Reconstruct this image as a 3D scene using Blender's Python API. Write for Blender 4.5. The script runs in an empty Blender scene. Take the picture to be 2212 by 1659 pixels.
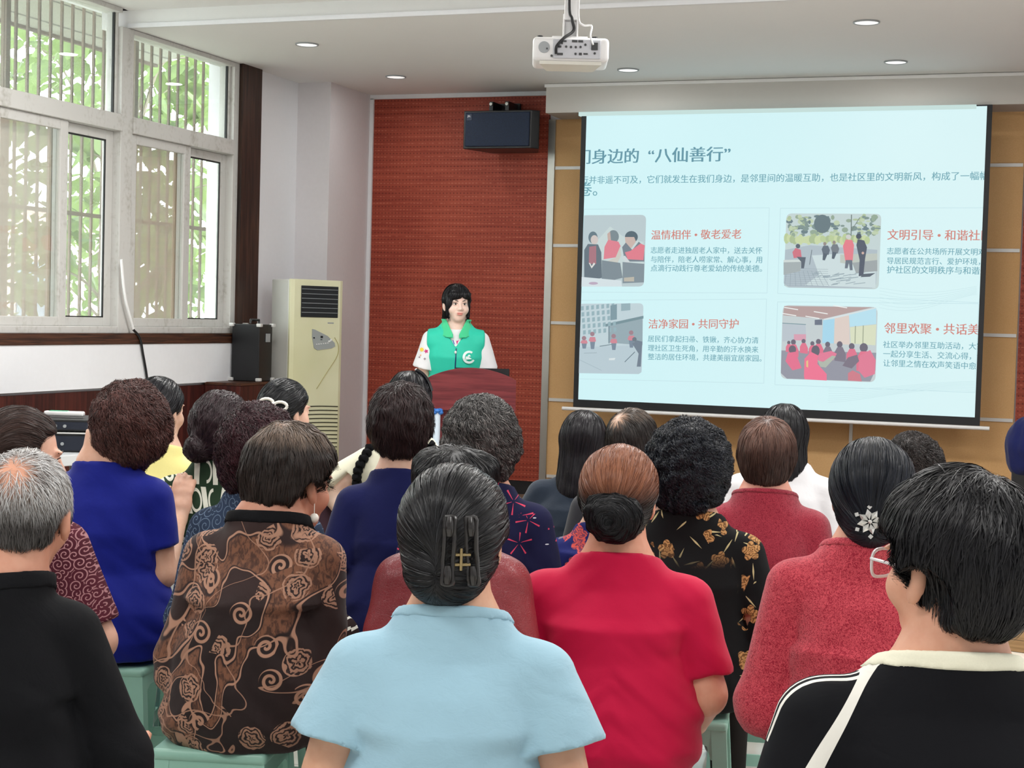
import bpy, bmesh, math, random
import numpy as np
from mathutils import Vector, Matrix
PI = math.pi
S = bpy.context.scene
COL = S.collection
def lin(c):
    return tuple(((v/255)/12.92 if v/255 <= .04045 else ((v/255+.055)/1.055)**2.4) for v in c)

# ------------------------------------------------------------ camera, sky, lights, exposure
W_, H_, F_, EYE = 2212, 1659, 3405.4, 1.55
yaw, pitch, roll = (math.radians(v) for v in (19.708, 2.385, 1.583))
fw = np.array([-math.sin(yaw)*math.cos(pitch), math.cos(yaw)*math.cos(pitch), -math.sin(pitch)])
rt = np.array([math.cos(yaw), math.sin(yaw), 0.0]); up = np.cross(rt, fw)
rt, up = math.cos(roll)*rt+math.sin(roll)*up, -math.sin(roll)*rt+math.cos(roll)*up
CAM = np.array([0, 0, EYE])
cd = bpy.data.cameras.new('camera'); cam = bpy.data.objects.new('camera', cd); COL.objects.link(cam)
cd.sensor_width = 36; cd.lens = F_/W_*36; cd.clip_start = .05
cam.matrix_world = Matrix(((rt[0], up[0], -fw[0], 0), (rt[1], up[1], -fw[1], 0), (rt[2], up[2], -fw[2], EYE), (0, 0, 0, 1)))
S.camera = cam
S.view_settings.view_transform = 'Standard'; S.view_settings.look = 'None'
S.view_settings.gamma = 1; S.view_settings.use_curve_mapping = False
S.view_settings.exposure = 0.0
S.cycles.use_denoising = True; S.cycles.use_adaptive_sampling = True; S.cycles.adaptive_threshold = .025
S.cycles.max_bounces = 7; S.cycles.diffuse_bounces = 4; S.cycles.glossy_bounces = 3
S.cycles.transparent_max_bounces = 16; S.cycles.sample_clamp_indirect = 4
S.cycles.caustics_reflective = False; S.cycles.caustics_refractive = False
wd = bpy.data.worlds.new('sky'); S.world = wd; wd.use_nodes = True
bg = wd.node_tree.nodes['Background']; bg.inputs[0].default_value = (.93, .98, 1.0, 1); bg.inputs[1].default_value = 11.0
def area(name, loc, rot, sx, sy, power, color=(1, 1, 1)):
    l = bpy.data.lights.new(name, 'AREA'); l.shape = 'RECTANGLE'; l.size = sx; l.size_y = sy; l.energy = power; l.color = color
    o = bpy.data.objects.new(name, l); COL.objects.link(o); o.location = loc; o.rotation_euler = rot; return o
CEIL_LIGHTS = [(-3.9, 1.2), (-3.9, 4.2), (-3.9, 7.0), (-1.6, 1.2), (-1.6, 4.2), (-1.6, 7.0), (.8, 1.2), (.8, 4.2), (.8, 7.0)]
for (x, y) in CEIL_LIGHTS:
    area('ceiling_lamp_light', (x, y, 3.40), (0, 0, 0), 1.15, .55, 60 if y > 6 else 30, (1, .985, .96))

def pix_at(x, y, d): q = fw+rt*(x-W_/2)/F_-up*(y-H_/2)/F_; return CAM+q*d
def ray(x, y): return fw+rt*(x-W_/2)/F_-up*(y-H_/2)/F_
def onY(x, y, Y): q = ray(x, y); return CAM+q*(Y/q[1])
def onX(x, y, X): q = ray(x, y); return CAM+q*(X/q[0])
def onZ(x, y, Z): q = ray(x, y); return CAM+q*((Z-EYE)/q[2])

# ------------------------------------------------------------ node helper
class V:
    def __init__(s, nt, sock): s.nt = nt; s.s = sock
    def _m(s, op, *a, **k):
        n = s.nt.nodes.new('ShaderNodeMath'); n.operation = op
        for i, v in enumerate((s,)+a):
            if isinstance(v, V): s.nt.links.new(v.s, n.inputs[i])
            else: n.inputs[i].default_value = v
        n.use_clamp = k.get('clamp', False)
        return V(s.nt, n.outputs[0])
    def __add__(s, o): return s._m('ADD', o)
    def __radd__(s, o): return s._m('ADD', o)
    def __sub__(s, o): return s._m('SUBTRACT', o)
    def __rsub__(s, o): return (s*-1)+o
    def __mul__(s, o): return s._m('MULTIPLY', o)
    def __rmul__(s, o): return s._m('MULTIPLY', o)
    def __truediv__(s, o): return s._m('DIVIDE', o)
    def fract(s): return s._m('FRACT')
    def floor(s): return s._m('FLOOR')
    def sin(s): return s._m('SINE')
    def abs(s): return s._m('ABSOLUTE')
    def pow(s, o): return s._m('POWER', o)
    def lt(s, o): return s._m('LESS_THAN', o)
    def gt(s, o): return s._m('GREATER_THAN', o)
    def mx(s, o): return s._m('MAXIMUM', o)
    def mn(s, o): return s._m('MINIMUM', o)
    def atan2(s, o): return s._m('ARCTAN2', o)
    def sqrt(s): return s._m('SQRT')
    def sm(s, a, b):   # smooth step a..b -> 0..1
        n = s.nt.nodes.new('ShaderNodeMapRange'); n.interpolation_type = 'SMOOTHSTEP'
        s.nt.links.new(s.s, n.inputs[0]); n.inputs[1].default_value = a; n.inputs[2].default_value = b
        return V(s.nt, n.outputs[0])
class NT:
    def __init__(s, name, rough=.5, spec=.5, metal=0, sheen=0):
        s.m = bpy.data.materials.new(name); s.m.use_nodes = True; s.nt = s.m.node_tree
        s.b = s.nt.nodes['Principled BSDF']; s.b.inputs['Roughness'].default_value = rough
        s.b.inputs['Specular IOR Level'].default_value = spec; s.b.inputs['Metallic'].default_value = metal
        if sheen: s.b.inputs['Sheen Weight'].default_value = sheen
        tc = s.nt.nodes.new('ShaderNodeTexCoord'); s.obj = tc.outputs['Object']
        sp = s.nt.nodes.new('ShaderNodeSeparateXYZ'); s.nt.links.new(s.obj, sp.inputs[0])
        s.x, s.y, s.z = (V(s.nt, sp.outputs[i]) for i in range(3))
    def comb(s, x, y, z):
        n = s.nt.nodes.new('ShaderNodeCombineXYZ')
        for i, v in enumerate((x, y, z)):
            if isinstance(v, V): s.nt.links.new(v.s, n.inputs[i])
            else: n.inputs[i].default_value = v
        return n.outputs[0]
    def noise(s, scale, detail=3, rough=.5, vec=None, dist=0, out=0):
        n = s.nt.nodes.new('ShaderNodeTexNoise'); n.inputs['Scale'].default_value = scale; n.inputs['Detail'].default_value = detail
        n.inputs['Roughness'].default_value = rough; n.inputs['Distortion'].default_value = dist
        s.nt.links.new(vec or s.obj, n.inputs['Vector']); return V(s.nt, n.outputs[out])
    def voro(s, scale, vec=None, feature='F1', rnd=1, out='Distance'):
        n = s.nt.nodes.new('ShaderNodeTexVoronoi'); n.feature = feature; n.inputs['Scale'].default_value = scale
        n.inputs['Randomness'].default_value = rnd
        s.nt.links.new(vec or s.obj, n.inputs['Vector'])
        return V(s.nt, n.outputs[out]) if out else n
    def mix(s, f, a, b):
        n = s.nt.nodes.new('ShaderNodeMix'); n.data_type = 'RGBA'
        if isinstance(f, V): s.nt.links.new(f.s, n.inputs[0])
        else: n.inputs[0].default_value = f
        for i, c in ((6, a), (7, b)):
            if isinstance(c, (tuple, list)): n.inputs[i].default_value = (*c[:3], 1)
            else: s.nt.links.new(c, n.inputs[i])
        return n.outputs[2]
    def color(s, c):
        if isinstance(c, (tuple, list)): s.b.inputs['Base Color'].default_value = (*c[:3], 1)
        else: s.nt.links.new(c, s.b.inputs['Base Color'])
        return s
    def bump(s, h, strength=.3, dist=.01):
        n = s.nt.nodes.new('ShaderNodeBump'); n.inputs['Strength'].default_value = strength; n.inputs['Distance'].default_value = dist
        s.nt.links.new(h.s, n.inputs['Height']); s.nt.links.new(n.outputs[0], s.b.inputs['Normal']); return s
    def emit(s, c, st):
        if isinstance(c, (tuple, list)): s.b.inputs['Emission Color'].default_value = (*c[:3], 1)
        else: s.nt.links.new(c, s.b.inputs['Emission Color'])
        s.b.inputs['Emission Strength'].default_value = st; return s
def simple(name, rgb, rough=.5, spec=.5, metal=0, bump=None, var=.06):
    m = NT(name, rough, spec, metal); c = lin(rgb)
    n = m.noise(6, 3); m.color(m.mix(n, tuple(v*(1-var) for v in c), tuple(min(1, v*(1+var)) for v in c)))
    if bump: m.bump(m.noise(bump[0], 4), bump[1], .004)
    return m.m

# ------------------------------------------------------------ object helpers
class MB:
    def __init__(s): s.v = []; s.f = []; s.mi = []; s.cur = 0
    def add(s, vs, fs):
        o = len(s.v); s.v += [tuple(v) for v in vs]; s.f += [tuple(i+o for i in f) for f in fs]; s.mi += [s.cur]*len(fs); return s
    def box(s, x0, y0, z0, x1, y1, z1):
        v = [(x, y, z) for x in (x0, x1) for y in (y0, y1) for z in (z0, z1)]
        return s.add(v, [(0, 1, 3, 2), (4, 6, 7, 5), (0, 4, 5, 1), (2, 3, 7, 6), (0, 2, 6, 4), (1, 5, 7, 3)])
    def rbox(s, x0, y0, z0, x1, y1, z1, r, n=3):
        bm = bmesh.new(); bmesh.ops.create_cube(bm, size=1)
        for v in bm.verts: v.co = Vector(((x0+x1)/2+v.co.x*(x1-x0), (y0+y1)/2+v.co.y*(y1-y0), (z0+z1)/2+v.co.z*(z1-z0)))
        bmesh.ops.bevel(bm, geom=bm.edges[:], offset=r, segments=n, profile=.5, affect='EDGES')
        s.addbm(bm); return s
    def addbm(s, bm):
        bm.verts.index_update(); s.add([v.co[:] for v in bm.verts], [[v.index for v in f.verts] for f in bm.faces]); bm.free()
    def prism(s, pts, axis, a, b):
        def mk(p, t): return {'x': (t, p[0], p[1]), 'y': (p[0], t, p[1]), 'z': (p[0], p[1], t)}[axis]
        n = len(pts); v = [mk(p, a) for p in pts]+[mk(p, b) for p in pts]
        return s.add(v, [tuple(range(n))[::-1], tuple(range(n, 2*n))]+[(i, (i+1) % n, n+(i+1) % n, n+i) for i in range(n)])
    def tube(s, pts, r, n=8, caps=True):
        pts = [Vector(p) for p in pts]; rs = r if isinstance(r, (list, tuple)) else [r]*len(pts); vs = []
        pn = None
        for i, p in enumerate(pts):
            t = (pts[min(i+1, len(pts)-1)]-pts[max(i-1, 0)]).normalized()
            a = (pn if pn is not None else (Vector((0, 0, 1)) if abs(t.z) < .9 else Vector((1, 0, 0))))
            e = (a-t*a.dot(t)).normalized(); pn = e; g = t.cross(e)
            vs += [p+(e*math.cos(2*PI*k/n)+g*math.sin(2*PI*k/n))*rs[i] for k in range(n)]
        fs = [(i*n+k, i*n+(k+1) % n, (i+1)*n+(k+1) % n, (i+1)*n+k) for i in range(len(pts)-1) for k in range(n)]
        if caps: fs += [tuple(range(n))[::-1], tuple(range((len(pts)-1)*n, len(pts)*n))]
        return s.add(vs, fs)
    def cyl(s, c, r, h, n=24, axis='z', r2=None):
        c = Vector(c); d = {'x': Vector((1, 0, 0)), 'y': Vector((0, 1, 0)), 'z': Vector((0, 0, 1))}[axis]
        return s.tube([c, c+d*h], [r, r if r2 is None else r2], n)
    def ball(s, c, r, n=12):
        bm = bmesh.new(); bmesh.ops.create_uvsphere(bm, u_segments=n*2, v_segments=n, radius=1)
        rr = r if isinstance(r, (tuple, list)) else (r, r, r)
        for v in bm.verts: v.co = Vector((c[0]+v.co.x*rr[0], c[1]+v.co.y*rr[1], c[2]+v.co.z*rr[2]))
        s.addbm(bm); return s
    def xf(s, M):
        s.v = [tuple(M @ Vector(v)) for v in s.v]; return s
    def build(s, name, mats, parent=None, smooth=False, bevel=0):
        me = bpy.data.meshes.new(name); me.from_pydata(s.v, [], s.f)
        if not isinstance(mats, (list, tuple)): mats = [mats]
        for m in mats: me.materials.append(m)
        if len(mats) > 1: me.polygons.foreach_set('material_index', s.mi)
        bm = bmesh.new(); bm.from_mesh(me); bmesh.ops.recalc_face_normals(bm, faces=bm.faces)
        if bevel: bmesh.ops.bevel(bm, geom=[e for e in bm.edges if e.is_manifold and e.calc_face_angle(0) > .6], offset=bevel, segments=2, profile=.5, affect='EDGES')
        bm.to_mesh(me); bm.free()
        if smooth:
            me.polygons.foreach_set('use_smooth', [True]*len(me.polygons))
            me.set_sharp_from_angle(angle=.7)
        o = bpy.data.objects.new(name, me); COL.objects.link(o)
        if parent: o.parent = parent
        return o
def tag(o, label=None, cat=None, group=None, kind=None):
    if label: o['label'] = label
    if cat: o['category'] = cat
    if group: o['group'] = group
    if kind: o['kind'] = kind
    return o
def thing(name, label, cat, loc=(0, 0, 0), rz=0, group=None):
    o = bpy.data.objects.new(name, None); COL.objects.link(o); o.location = loc; o.rotation_euler = (0, 0, rz); o.empty_display_size = .1
    return tag(o, label, cat, group)
def struct(name, mb, m, **k): return tag(mb.build(name, m, **k), kind='structure')
def dup(o, parent=None):
    c = o.copy(); COL.objects.link(c); c.parent = parent
    for ch in list(o.children): dup(ch, c)
    return c

# ------------------------------------------------------------ materials of the room
M = {}
def wallmat(name, rgb, amt=.05):
    m = NT(name, .75, .25); c = lin(rgb)
    a = m.noise(1.3, 4, .6); b = m.noise(35, 3)
    m.color(m.mix((a*.7+b*.3).sm(.3, .75), tuple(v*(1-amt) for v in c), c)); m.bump(b, .08, .003); return m.m
M['wall'] = wallmat('white_paint', (230, 231, 235)); M['ceil'] = wallmat('ceiling_paint', (226, 226, 225), .02)
M['column'] = wallmat('column_paint', (222, 219, 222), .06)
m = NT('dark_stained_wood', .42, .4); v = m.comb(m.x*14, m.y*2, m.z*60); n = m.noise(1.2, 5, .6, v, 1.2)
m.color(m.mix(n.sm(.3, .7), lin((34, 18, 12)), lin((86, 52, 36)))); m.bump(n, .4, .004); M['darkwood'] = m.m
m = NT('dark_post_wood', .45, .35); v = m.comb(m.x*20, m.y*40, m.z*1.5); n = m.noise(1.2, 5, .6, v, .8)
m.color(m.mix(n.sm(.3, .75), lin((26, 17, 15)), lin((74, 50, 38)))); m.bump(n, .3, .004); M['postwood'] = m.m
m = NT('wainscot_wood', .38, .4); v = m.comb(m.x*30, m.y*30, m.z*1.2); n = m.noise(1.0, 5, .6, v, .5); pl = (m.y*9).fract().lt(.03)
m.color(m.mix(pl, m.mix(n.sm(.3, .75), lin((42, 16, 15)), lin((84, 36, 30))), lin((18, 8, 8)))); M['wains'] = m.m
# perforated brick-red acoustic board: rows of small holes alternate with rows of short slots, reflected light in them painted pale
m = NT('perforated_red_board', .55, .3)
u = m.x/.0295; w = m.z/.0265; row = w.floor(); odd = (row*.5).fract().gt(.25)
fu = ((u+odd*.5).fract()-.5).abs(); fz = (w.fract()-.5).abs()
hole = (fu*fu+(fz*.9)*(fz*.9)).sqrt().sm(.21, .14)*odd
slot = fu.sm(.36, .26)*fz.sm(.18, .1)*(1-odd)*m.noise(26, 2).sm(.3, .6)
gr = m.noise(1, 4, .6, m.comb(m.x*3, m.y, m.z*70)); pt = m.noise(1.1, 3)
base = m.mix((gr*.6+pt*.5).sm(.35, .75), lin((136, 52, 38)), lin((170, 80, 60)))
m.color(m.mix(hole*.6, m.mix(slot*.5, base, lin((208, 130, 104))), lin((60, 16, 12)))); m.bump(1-hole, .35, .003); M['redboard'] = m.m
m = NT('tan_fabric_board', .85, .15); a = m.noise(1.4, 3); b = m.noise(260, 2)
m.color(m.mix((a*.5+b*.5).sm(.25, .75), lin((206, 162, 110)), lin((224, 184, 134)))); m.bump(b, .15, .001); M['tan'] = m.m
m = NT('brushed_steel', .32, .5, .9); n = m.noise(1, 3, .5, m.comb(m.x*4, m.y*4, m.z*2)); m.color(m.mix(n, lin((150, 148, 142)), lin((205, 203, 196)))); M['steel'] = m.m
M['alu'] = simple('aluminium_batten', (214, 214, 212), .4, .5, .2)
m = NT('pale_stone_floor', .16, .5); t = .8
gx = ((m.x/t).fract()-.5).abs().gt(.4965); gy = ((m.y/t).fract()-.5).abs().gt(.4965); n = m.noise(2.2, 5, .6)
m.color(m.mix(gx.mx(gy), m.mix(n.sm(.3, .7), lin((222, 218, 208)), lin((238, 235, 228))), lin((170, 165, 155)))); M['floor'] = m.m
m = NT('laminate_boards', .33, .45); r_ = m.x*.94+m.y*.34; q_ = m.y*.94-m.x*.34; rowi = (q_/.19).floor()
pl = (q_/.19).fract().lt(.03).mx(((r_/1.2)+rowi*.37).fract().lt(.004)); n = m.noise(1, 5, .6, m.comb(r_*2+rowi*7, q_*30, m.z))
m.color(m.mix(pl, m.mix(n.sm(.25, .75), lin((122, 100, 82)), lin((158, 134, 112))), lin((52, 40, 32)))); M['stage'] = m.m
m = NT('riser_boards', .4, .4); rr = (m.z/.058).floor(); n = m.noise(1, 5, .6, m.comb(m.x*2.5+rr*9, m.y*2, m.z*60)); pl = (m.z/.058).fract().lt(.05)
m.color(m.mix(pl, m.mix(n.sm(.25, .75), lin((128, 98, 64)), lin((166, 132, 92))), lin((70, 52, 34)))); M['riser'] = m.m
M['nosing'] = simple('brass_nosing', (206, 178, 122), .4, .5, .2)
m = NT('window_aluminium', .42, .5); n = m.noise(1, 4, .6, m.comb(m.x*20, m.y*9, m.z*2.5)); n2 = m.noise(40, 3)
m.color(m.mix((n*.6+n2*.4).sm(.22, .5), lin((160, 157, 148)), lin((200, 199, 196)))); M['frame'] = m.m
M['gasket'] = simple('black_rubber', (16, 17, 18), .5); M['black'] = simple('black_plastic', (20, 21, 24), .38)
M['whiteplastic'] = simple('white_plastic', (228, 228, 228), .32, .5); M['greyplastic'] = simple('grey_plastic', (150, 155, 158), .4)
M['rust'] = simple('rusty_painted_iron', (96, 84, 72), .7, .3, 0, (40, .3), .4)
def trans(name, rgb, alpha, rough=.5, noise=None):
    m = NT(name, rough); m.color(lin(rgb)); m.b.inputs['Alpha'].default_value = alpha
    if noise: 
        v = (m.noise(noise[0], 4)*noise[1]+alpha-noise[1]*.5)
        m.nt.links.new(v.s, m.b.inputs['Alpha'])
    return m.m
g = bpy.data.materials.new('window_glass'); g.use_nodes = True; nt = g.node_tree; nt.nodes.clear()
o_ = nt.nodes.new('ShaderNodeOutputMaterial'); mx_ = nt.nodes.new('ShaderNodeMixShader'); tr_ = nt.nodes.new('ShaderNodeBsdfTransparent'); gl_ = nt.nodes.new('ShaderNodeBsdfGlossy'); mx_.inputs[0].default_value = .07
tr_.inputs[0].default_value = (.93, .96, .94, 1); gl_.inputs['Roughness'].default_value = .02
nt.links.new(tr_.outputs[0], mx_.inputs[1]); nt.links.new(gl_.outputs[0], mx_.inputs[2]); 
du_ = nt.nodes.new('ShaderNodeBsdfTranslucent'); du_.inputs[0].default_value = (.86, .88, .84, 1); m2_ = nt.nodes.new('ShaderNodeMixShader'); m2_.inputs[0].default_value = .04
nt.links.new(mx_.outputs[0], m2_.inputs[1]); nt.links.new(du_.outputs[0], m2_.inputs[2]); nt.links.new(m2_.outputs[0], o_.inputs[0]); M['glass'] = g
g2 = bpy.data.materials.new('clear_lens'); g2.use_nodes = True; nt = g2.node_tree; nt.nodes.clear(); o_ = nt.nodes.new('ShaderNodeOutputMaterial'); tr_ = nt.nodes.new('ShaderNodeBsdfTransparent'); gl_ = nt.nodes.new('ShaderNodeBsdfGlossy'); mx_ = nt.nodes.new('ShaderNodeMixShader'); mx_.inputs[0].default_value = .08
gl_.inputs['Roughness'].default_value = .05; nt.links.new(tr_.outputs[0], mx_.inputs[1]); nt.links.new(gl_.outputs[0], mx_.inputs[2]); nt.links.new(mx_.outputs[0], o_.inputs[0]); M['lens'] = g2
M['screenmesh'] = trans('dusty_insect_mesh', (226, 208, 200), .52, .9, (3, .15))

# ------------------------------------------------------------ room shell
XW, YB, XR, YR = -5.741, 11.709, 2.3, -2.6
struct('floor', MB().box(XW-.2, YR, -.1, XR, YB, 0), M['floor'])
struct('ceiling', MB().box(XW-.2, 8.642, 3.318, XR, YB, 3.6).box(XW-.2, YR, 3.43, XR, 8.642, 3.6), M['ceil'])
struct('trim_1', MB().box(XW, 8.63, 3.318, XR, 8.645, 3.345), M['wall'])
struct('wall_right', MB().box(XR, YR, 0, XR+.1, YB, 3.6), M['wall'])
struct('wall_rear', MB().box(XW-.2, YR-.1, 0, XR, YR, 3.6), M['wall'])
B0, PITCH, BW = 7.33, 1.36, 1.23          # window bays: bay k spans B0+k*PITCH .. +BW
Y0w, Y1w = B0-2*PITCH-.13, 10.031
w = MB().box(XW-.24, YR, 0, XW, YB, 1.386).box(XW-.24, YR, 1.386, XW, Y0w, 3.6).box(XW-.24, Y1w, 1.386, XW, YB, 3.6).box(XW-.24, Y0w, 3.43, XW, Y1w, 3.6)
struct('wall_left', w, M['wall'])
struct('trim_2', MB().box(XW, YR, 0, XW+.03, 10.36, 1.03), M['wains'])
struct('trim_3', MB().box(XW, YR, 1.047, XW+.045, 10.33, 1.318), M['wall'])
struct('trim_4', MB().box(XW, YR, 1.318, XW+.05, 10.31, 1.386), M['darkwood'])
struct('trim_5', MB().box(XW, Y1w, 1.386, XW+.04, 10.31, 3.43), M['postwood'])
struct('wall_column', MB().box(XW, 10.95, .17, -5.46, YB, 3.318), M['column'])
struct('wall_back', MB().box(XW, YB, 0, XR, YB+.1, 3.6), M['wall'])
# red boards left and right of the tan field
struct('wall_back_red_left', MB().box(-5.452, YB-.03, .275, -3.936, YB, 3.3), M['redboard'])
struct('wall_back_red_right', MB().box(-.40, YB-.03, .275, XR, YB, 3.1), M['redboard'])
struct('baseboard_back', MB().box(-5.46, YB-.035, .17, XR, YB, .272), M['black'])
struct('wall_back_tan', MB().box(-3.88, YB-.022, .275, -.41, YB, 3.1), M['tan'])
struct('trim_6', MB().box(-5.46, YB-.05, 3.285, -3.85, YB-.0, 3.318).box(-5.46, YB-.05, .17, -5.43, YB, 3.29), M['wall'])
struct('trim_7', MB().box(-3.936, YB-.04, .275, -3.88, YB, 3.1), M['steel'])
n_ = 8
for k in range(-1, 4):
    struct('trim_%d' % n_, MB().box(-3.875, YB-.034, .925+.6*k-.012, -.415, YB-.021, .925+.6*k+.012), M['alu']); n_ += 1
for (x, z0, z1) in ((-2.754, .275, .913), (-1.54, .275, .913)):
    struct('trim_%d' % n_, MB().box(x-.012, YB-.034, z0, x+.012, YB-.021, z1), M['alu']); n_ += 1
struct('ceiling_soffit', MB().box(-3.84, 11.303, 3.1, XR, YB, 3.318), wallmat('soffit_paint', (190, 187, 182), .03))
struct('ceiling_soffit_edge', MB().box(-3.85, 11.29, 3.29, XR, 11.31, 3.312), M['ceil'])
# stage
st = thing('stage_platform', 'low wood-boarded stage with brass-edged front along the back wall', 'stage', (0, 0, 0))
P0, P1 = (XW+.03, 9.27), (XR-.005, 7.36)
def sy(x): return P0[1]+(x-P0[0])*(P1[1]-P0[1])/(P1[0]-P0[0])
MB().prism([P0, P1, (XR-.005, YB-.036), (XW+.03, YB-.036)], 'z', .155, .17).build('deck', M['stage'], st)
MB().prism([(P0[0], P0[1]+.02), (P1[0], P1[1]+.02), (XR-.005, YB-.036), (XW+.03, YB-.036)], 'z', 0, .155).build('riser', M['riser'], st)
MB().prism([(P0[0], P0[1]-.012), (P1[0], P1[1]-.012), (P1[0], P1[1]+.035), (P0[0], P0[1]+.035)], 'z', .152, .178).build('nosing', M['nosing'], st)
# windows
wid = 1
for k in range(-2, 2):
    a = B0+k*PITCH; b = a+BW if k != 1 else 10.031
    top = 3.43 if b < 8.66 else 3.316
    fr = MB()
    xo, xi = XW-.11, XW+.012
    fr.box(xo, a-.13, 1.386, xi, a, top)                       # mullion left of the bay
    if k == 1: fr.box(xo, b-.07, 1.386, xi, b, top); b -= .07
    fr.box(xo, a, 1.386, xi, b, 1.43); fr.box(xo, a, 2.66, xi+.01, b, 2.765); fr.box(xo, a, top-.03, xi, b, top)
    fr.box(xo+.02, a, 2.765, xi-.03, a+.022, top).box(xo+.02, b-.022, 2.765, xi-.03, b, top)
    f = struct('window_%d' % wid, fr, M['frame'], bevel=.004); wid += 1
    MB().box(XW-.05, a+.02, 2.765, XW-.046, b-.02, top-.03).build('glass_pane', M['glass'], f)
    MB().box(XW-.045, b-.032, 2.77, XW-.03, b-.02, top-.03).box(XW-.045, a+.02, 2.765, XW-.03, b-.02, 2.773).build('gasket', M['gasket'], f)
    mid = a+(b-a)*.575
    for (s0, s1, x0, front) in ((a, mid, XW-.035, True), (mid-.06, b, XW-.075, False)):
        s = MB(); t_ = .075; z0, z1 = 1.43, 2.66
        s.box(x0, s0, z0, x0+.03, s0+t_, z1).box(x0, s1-t_, z0, x0+.03, s1, z1).box(x0, s0+t_, z0, x0+.03, s1-t_, z0+.055).box(x0, s0+t_, z1-.06, x0+.03, s1-t_, z1)
        q = s.build('sash', M['frame'], f, bevel=.004)
        MB().box(x0+.011, s0+t_, z0+.055, x0+.015, s1-t_, z1-.06).build('glass_pane', M['glass'], q)
        if not front: MB().box(x0+.02, s0+t_, z0+.055, x0+.028, s0+t_+.008, z1-.06).box(x0+.02, s1-t_-.012, z0+.055, x0+.028, s1-t_, z1-.06).box(x0+.02, s0+t_, z0+.055, x0+.028, s1-t_, z0+.062).box(x0+.02, s0+t_, z1-.07, x0+.028, s1-t_, z1-.06).build('gasket', M['gasket'], q)
        else:
            ms = MB().box(XW-.105, s0+.03, 1.44, XW-.103, s1-.02, 2.65).build('insect_mesh', M['screenmesh'], f)
            MB().box(XW-.11, s0+.02, 1.43, XW-.09, s0+.05, 2.66).box(XW-.11, s1-.05, 1.43, XW-.09, s1-.02, 2.66).build('mesh_frame', simple('beige_mesh_frame', (176, 158, 140), .7), ms)
# security grille outside: each bay one grille
for k in range(-1, 3):
    a = B0+k*PITCH-.1; b = a+PITCH; g_ = MB(); y = a+.06; i = 0
    while y < b:
        g_.box(-6.09, y-.008, 1.30, -6.075, y+.008, 3.7); y += .113
    g_.box(-6.095, a, 2.13, -6.07, b, 2.155).box(-6.095, a, 1.32, -6.07, b, 1.35).box(-6.095, a, 3.66, -6.07, b, 3.69)
    g_.box(-6.10, a+.62, 1.3, -6.06, a+.66, 3.7)
    tag(g_.build('security_grille', M['rust']), ('rusty security grille outside the left window bay, cut by the photo edge' if k == 0 else 'rusty security grille outside the right window bay beside the dark post' if k == 1 else 'rusty security grille outside beyond the right window bay' if k == 2 else 'rusty security grille outside the window bay left of the photo'), 'window grille', 'window grilles')
aw = thing('awning', 'pale ribbed awning over the outside of the windows', 'awning')
m = NT('awning_boards', .6); pl = ((m.x*3.9)).fract().lt(.06); m.color(m.mix(pl, lin((150, 150, 138)), lin((70, 68, 60)))); M['awn'] = m.m
MB().prism([(-6.14, 3.62), (-6.78, 3.43), (-6.78, 3.45), (-6.14, 3.64)], 'y', 3.5, 10.6).build('awning_sheet', M['awn'], aw)
MB().box(-6.80, 3.5, 3.41, -6.77, 10.6, 3.45).build('awning_rail', M['rust'], aw)
# ceiling panels that light the room, and unlit downlights with an added glow
dif = NT('lamp_diffuser', .5); dif.color((.9, .9, .9)); dif.emit((1, .985, .96), 3.0)
lab3 = ['by the windows', 'in the middle', 'on the right']; labr = ['at the rear', 'above the audience', 'near the ceiling step']
for i, (x, y) in enumerate(CEIL_LIGHTS):
    t = thing('ceiling_light', 'flat white ceiling light panel %s, %s' % (lab3[i//3], labr[i % 3]), 'ceiling light', (x, y, 3.43), 0, 'ceiling light panels')
    MB().box(-.6, -.3, -.022, .6, -.28, 0).box(-.6, .28, -.022, .6, .3, 0).box(-.6, -.28, -.022, -.58, .28, 0).box(.58, -.28, -.022, .6, .28, 0).build('frame', M['whiteplastic'], t)
    MB().box(-.58, -.28, -.012, .58, .28, -.008).build('diffuser', dif.m, t)
lens = NT('frosted_lens_added_glow', .4).color((.8, .8, .8)).emit((1, .99, .97), .75).m  # glow added to the lens of a downlight that is switched off
for (x, y, r, lb) in ((1872, 47, .072, 'larger round ceiling downlight nearest the right photo edge top'), (1935, 133, .072, 'round ceiling downlight just above the soffit right of the screen centre'), (1357, 150, .072, 'round ceiling downlight above the left end of the soffit'), (855, 165, .072, 'round ceiling downlight above the red board left of the wall speaker'), (663, 95, .072, 'faint round ceiling downlight nearest the window corner')):
    c = onZ(x, y, 3.318); t = thing('downlight', lb, 'downlight', (c[0], c[1], 3.318), 0, 'downlights in the lower ceiling')
    MB().tube([(r*math.cos(a), r*math.sin(a), -.004) for a in np.linspace(0, 2*PI, 33)], .006, 6, False).build('trim_ring', M['greyplastic'], t, smooth=True)
    MB().cyl((0, 0, -.006), r*.93, .006, 32).build('lens', lens, t)
    l_ = area('added_downlight_fill', (c[0], c[1], 3.306), (0, 0, 0), .12, .12, 3.5, (1, .99, .97)); l_.data.shape = 'DISK'  # added fill under the unlit downlight, brightens the far walls
# ------------------------------------------------------------ projection screen and slide
YS = 11.26
sc = thing('projection_screen', 'large pull-down projection screen showing a pale blue slide', 'projection screen', (-2.09, YS+.03, .9))
ox, oz = -2.09, .9
def L(mb, x, y, z): mb.v = [(a-x, b-y, c-z) for a, b, c in mb.v]; return mb
def pS(x, y): p = onY(x, y, YS); return p[0], p[2]
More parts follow.
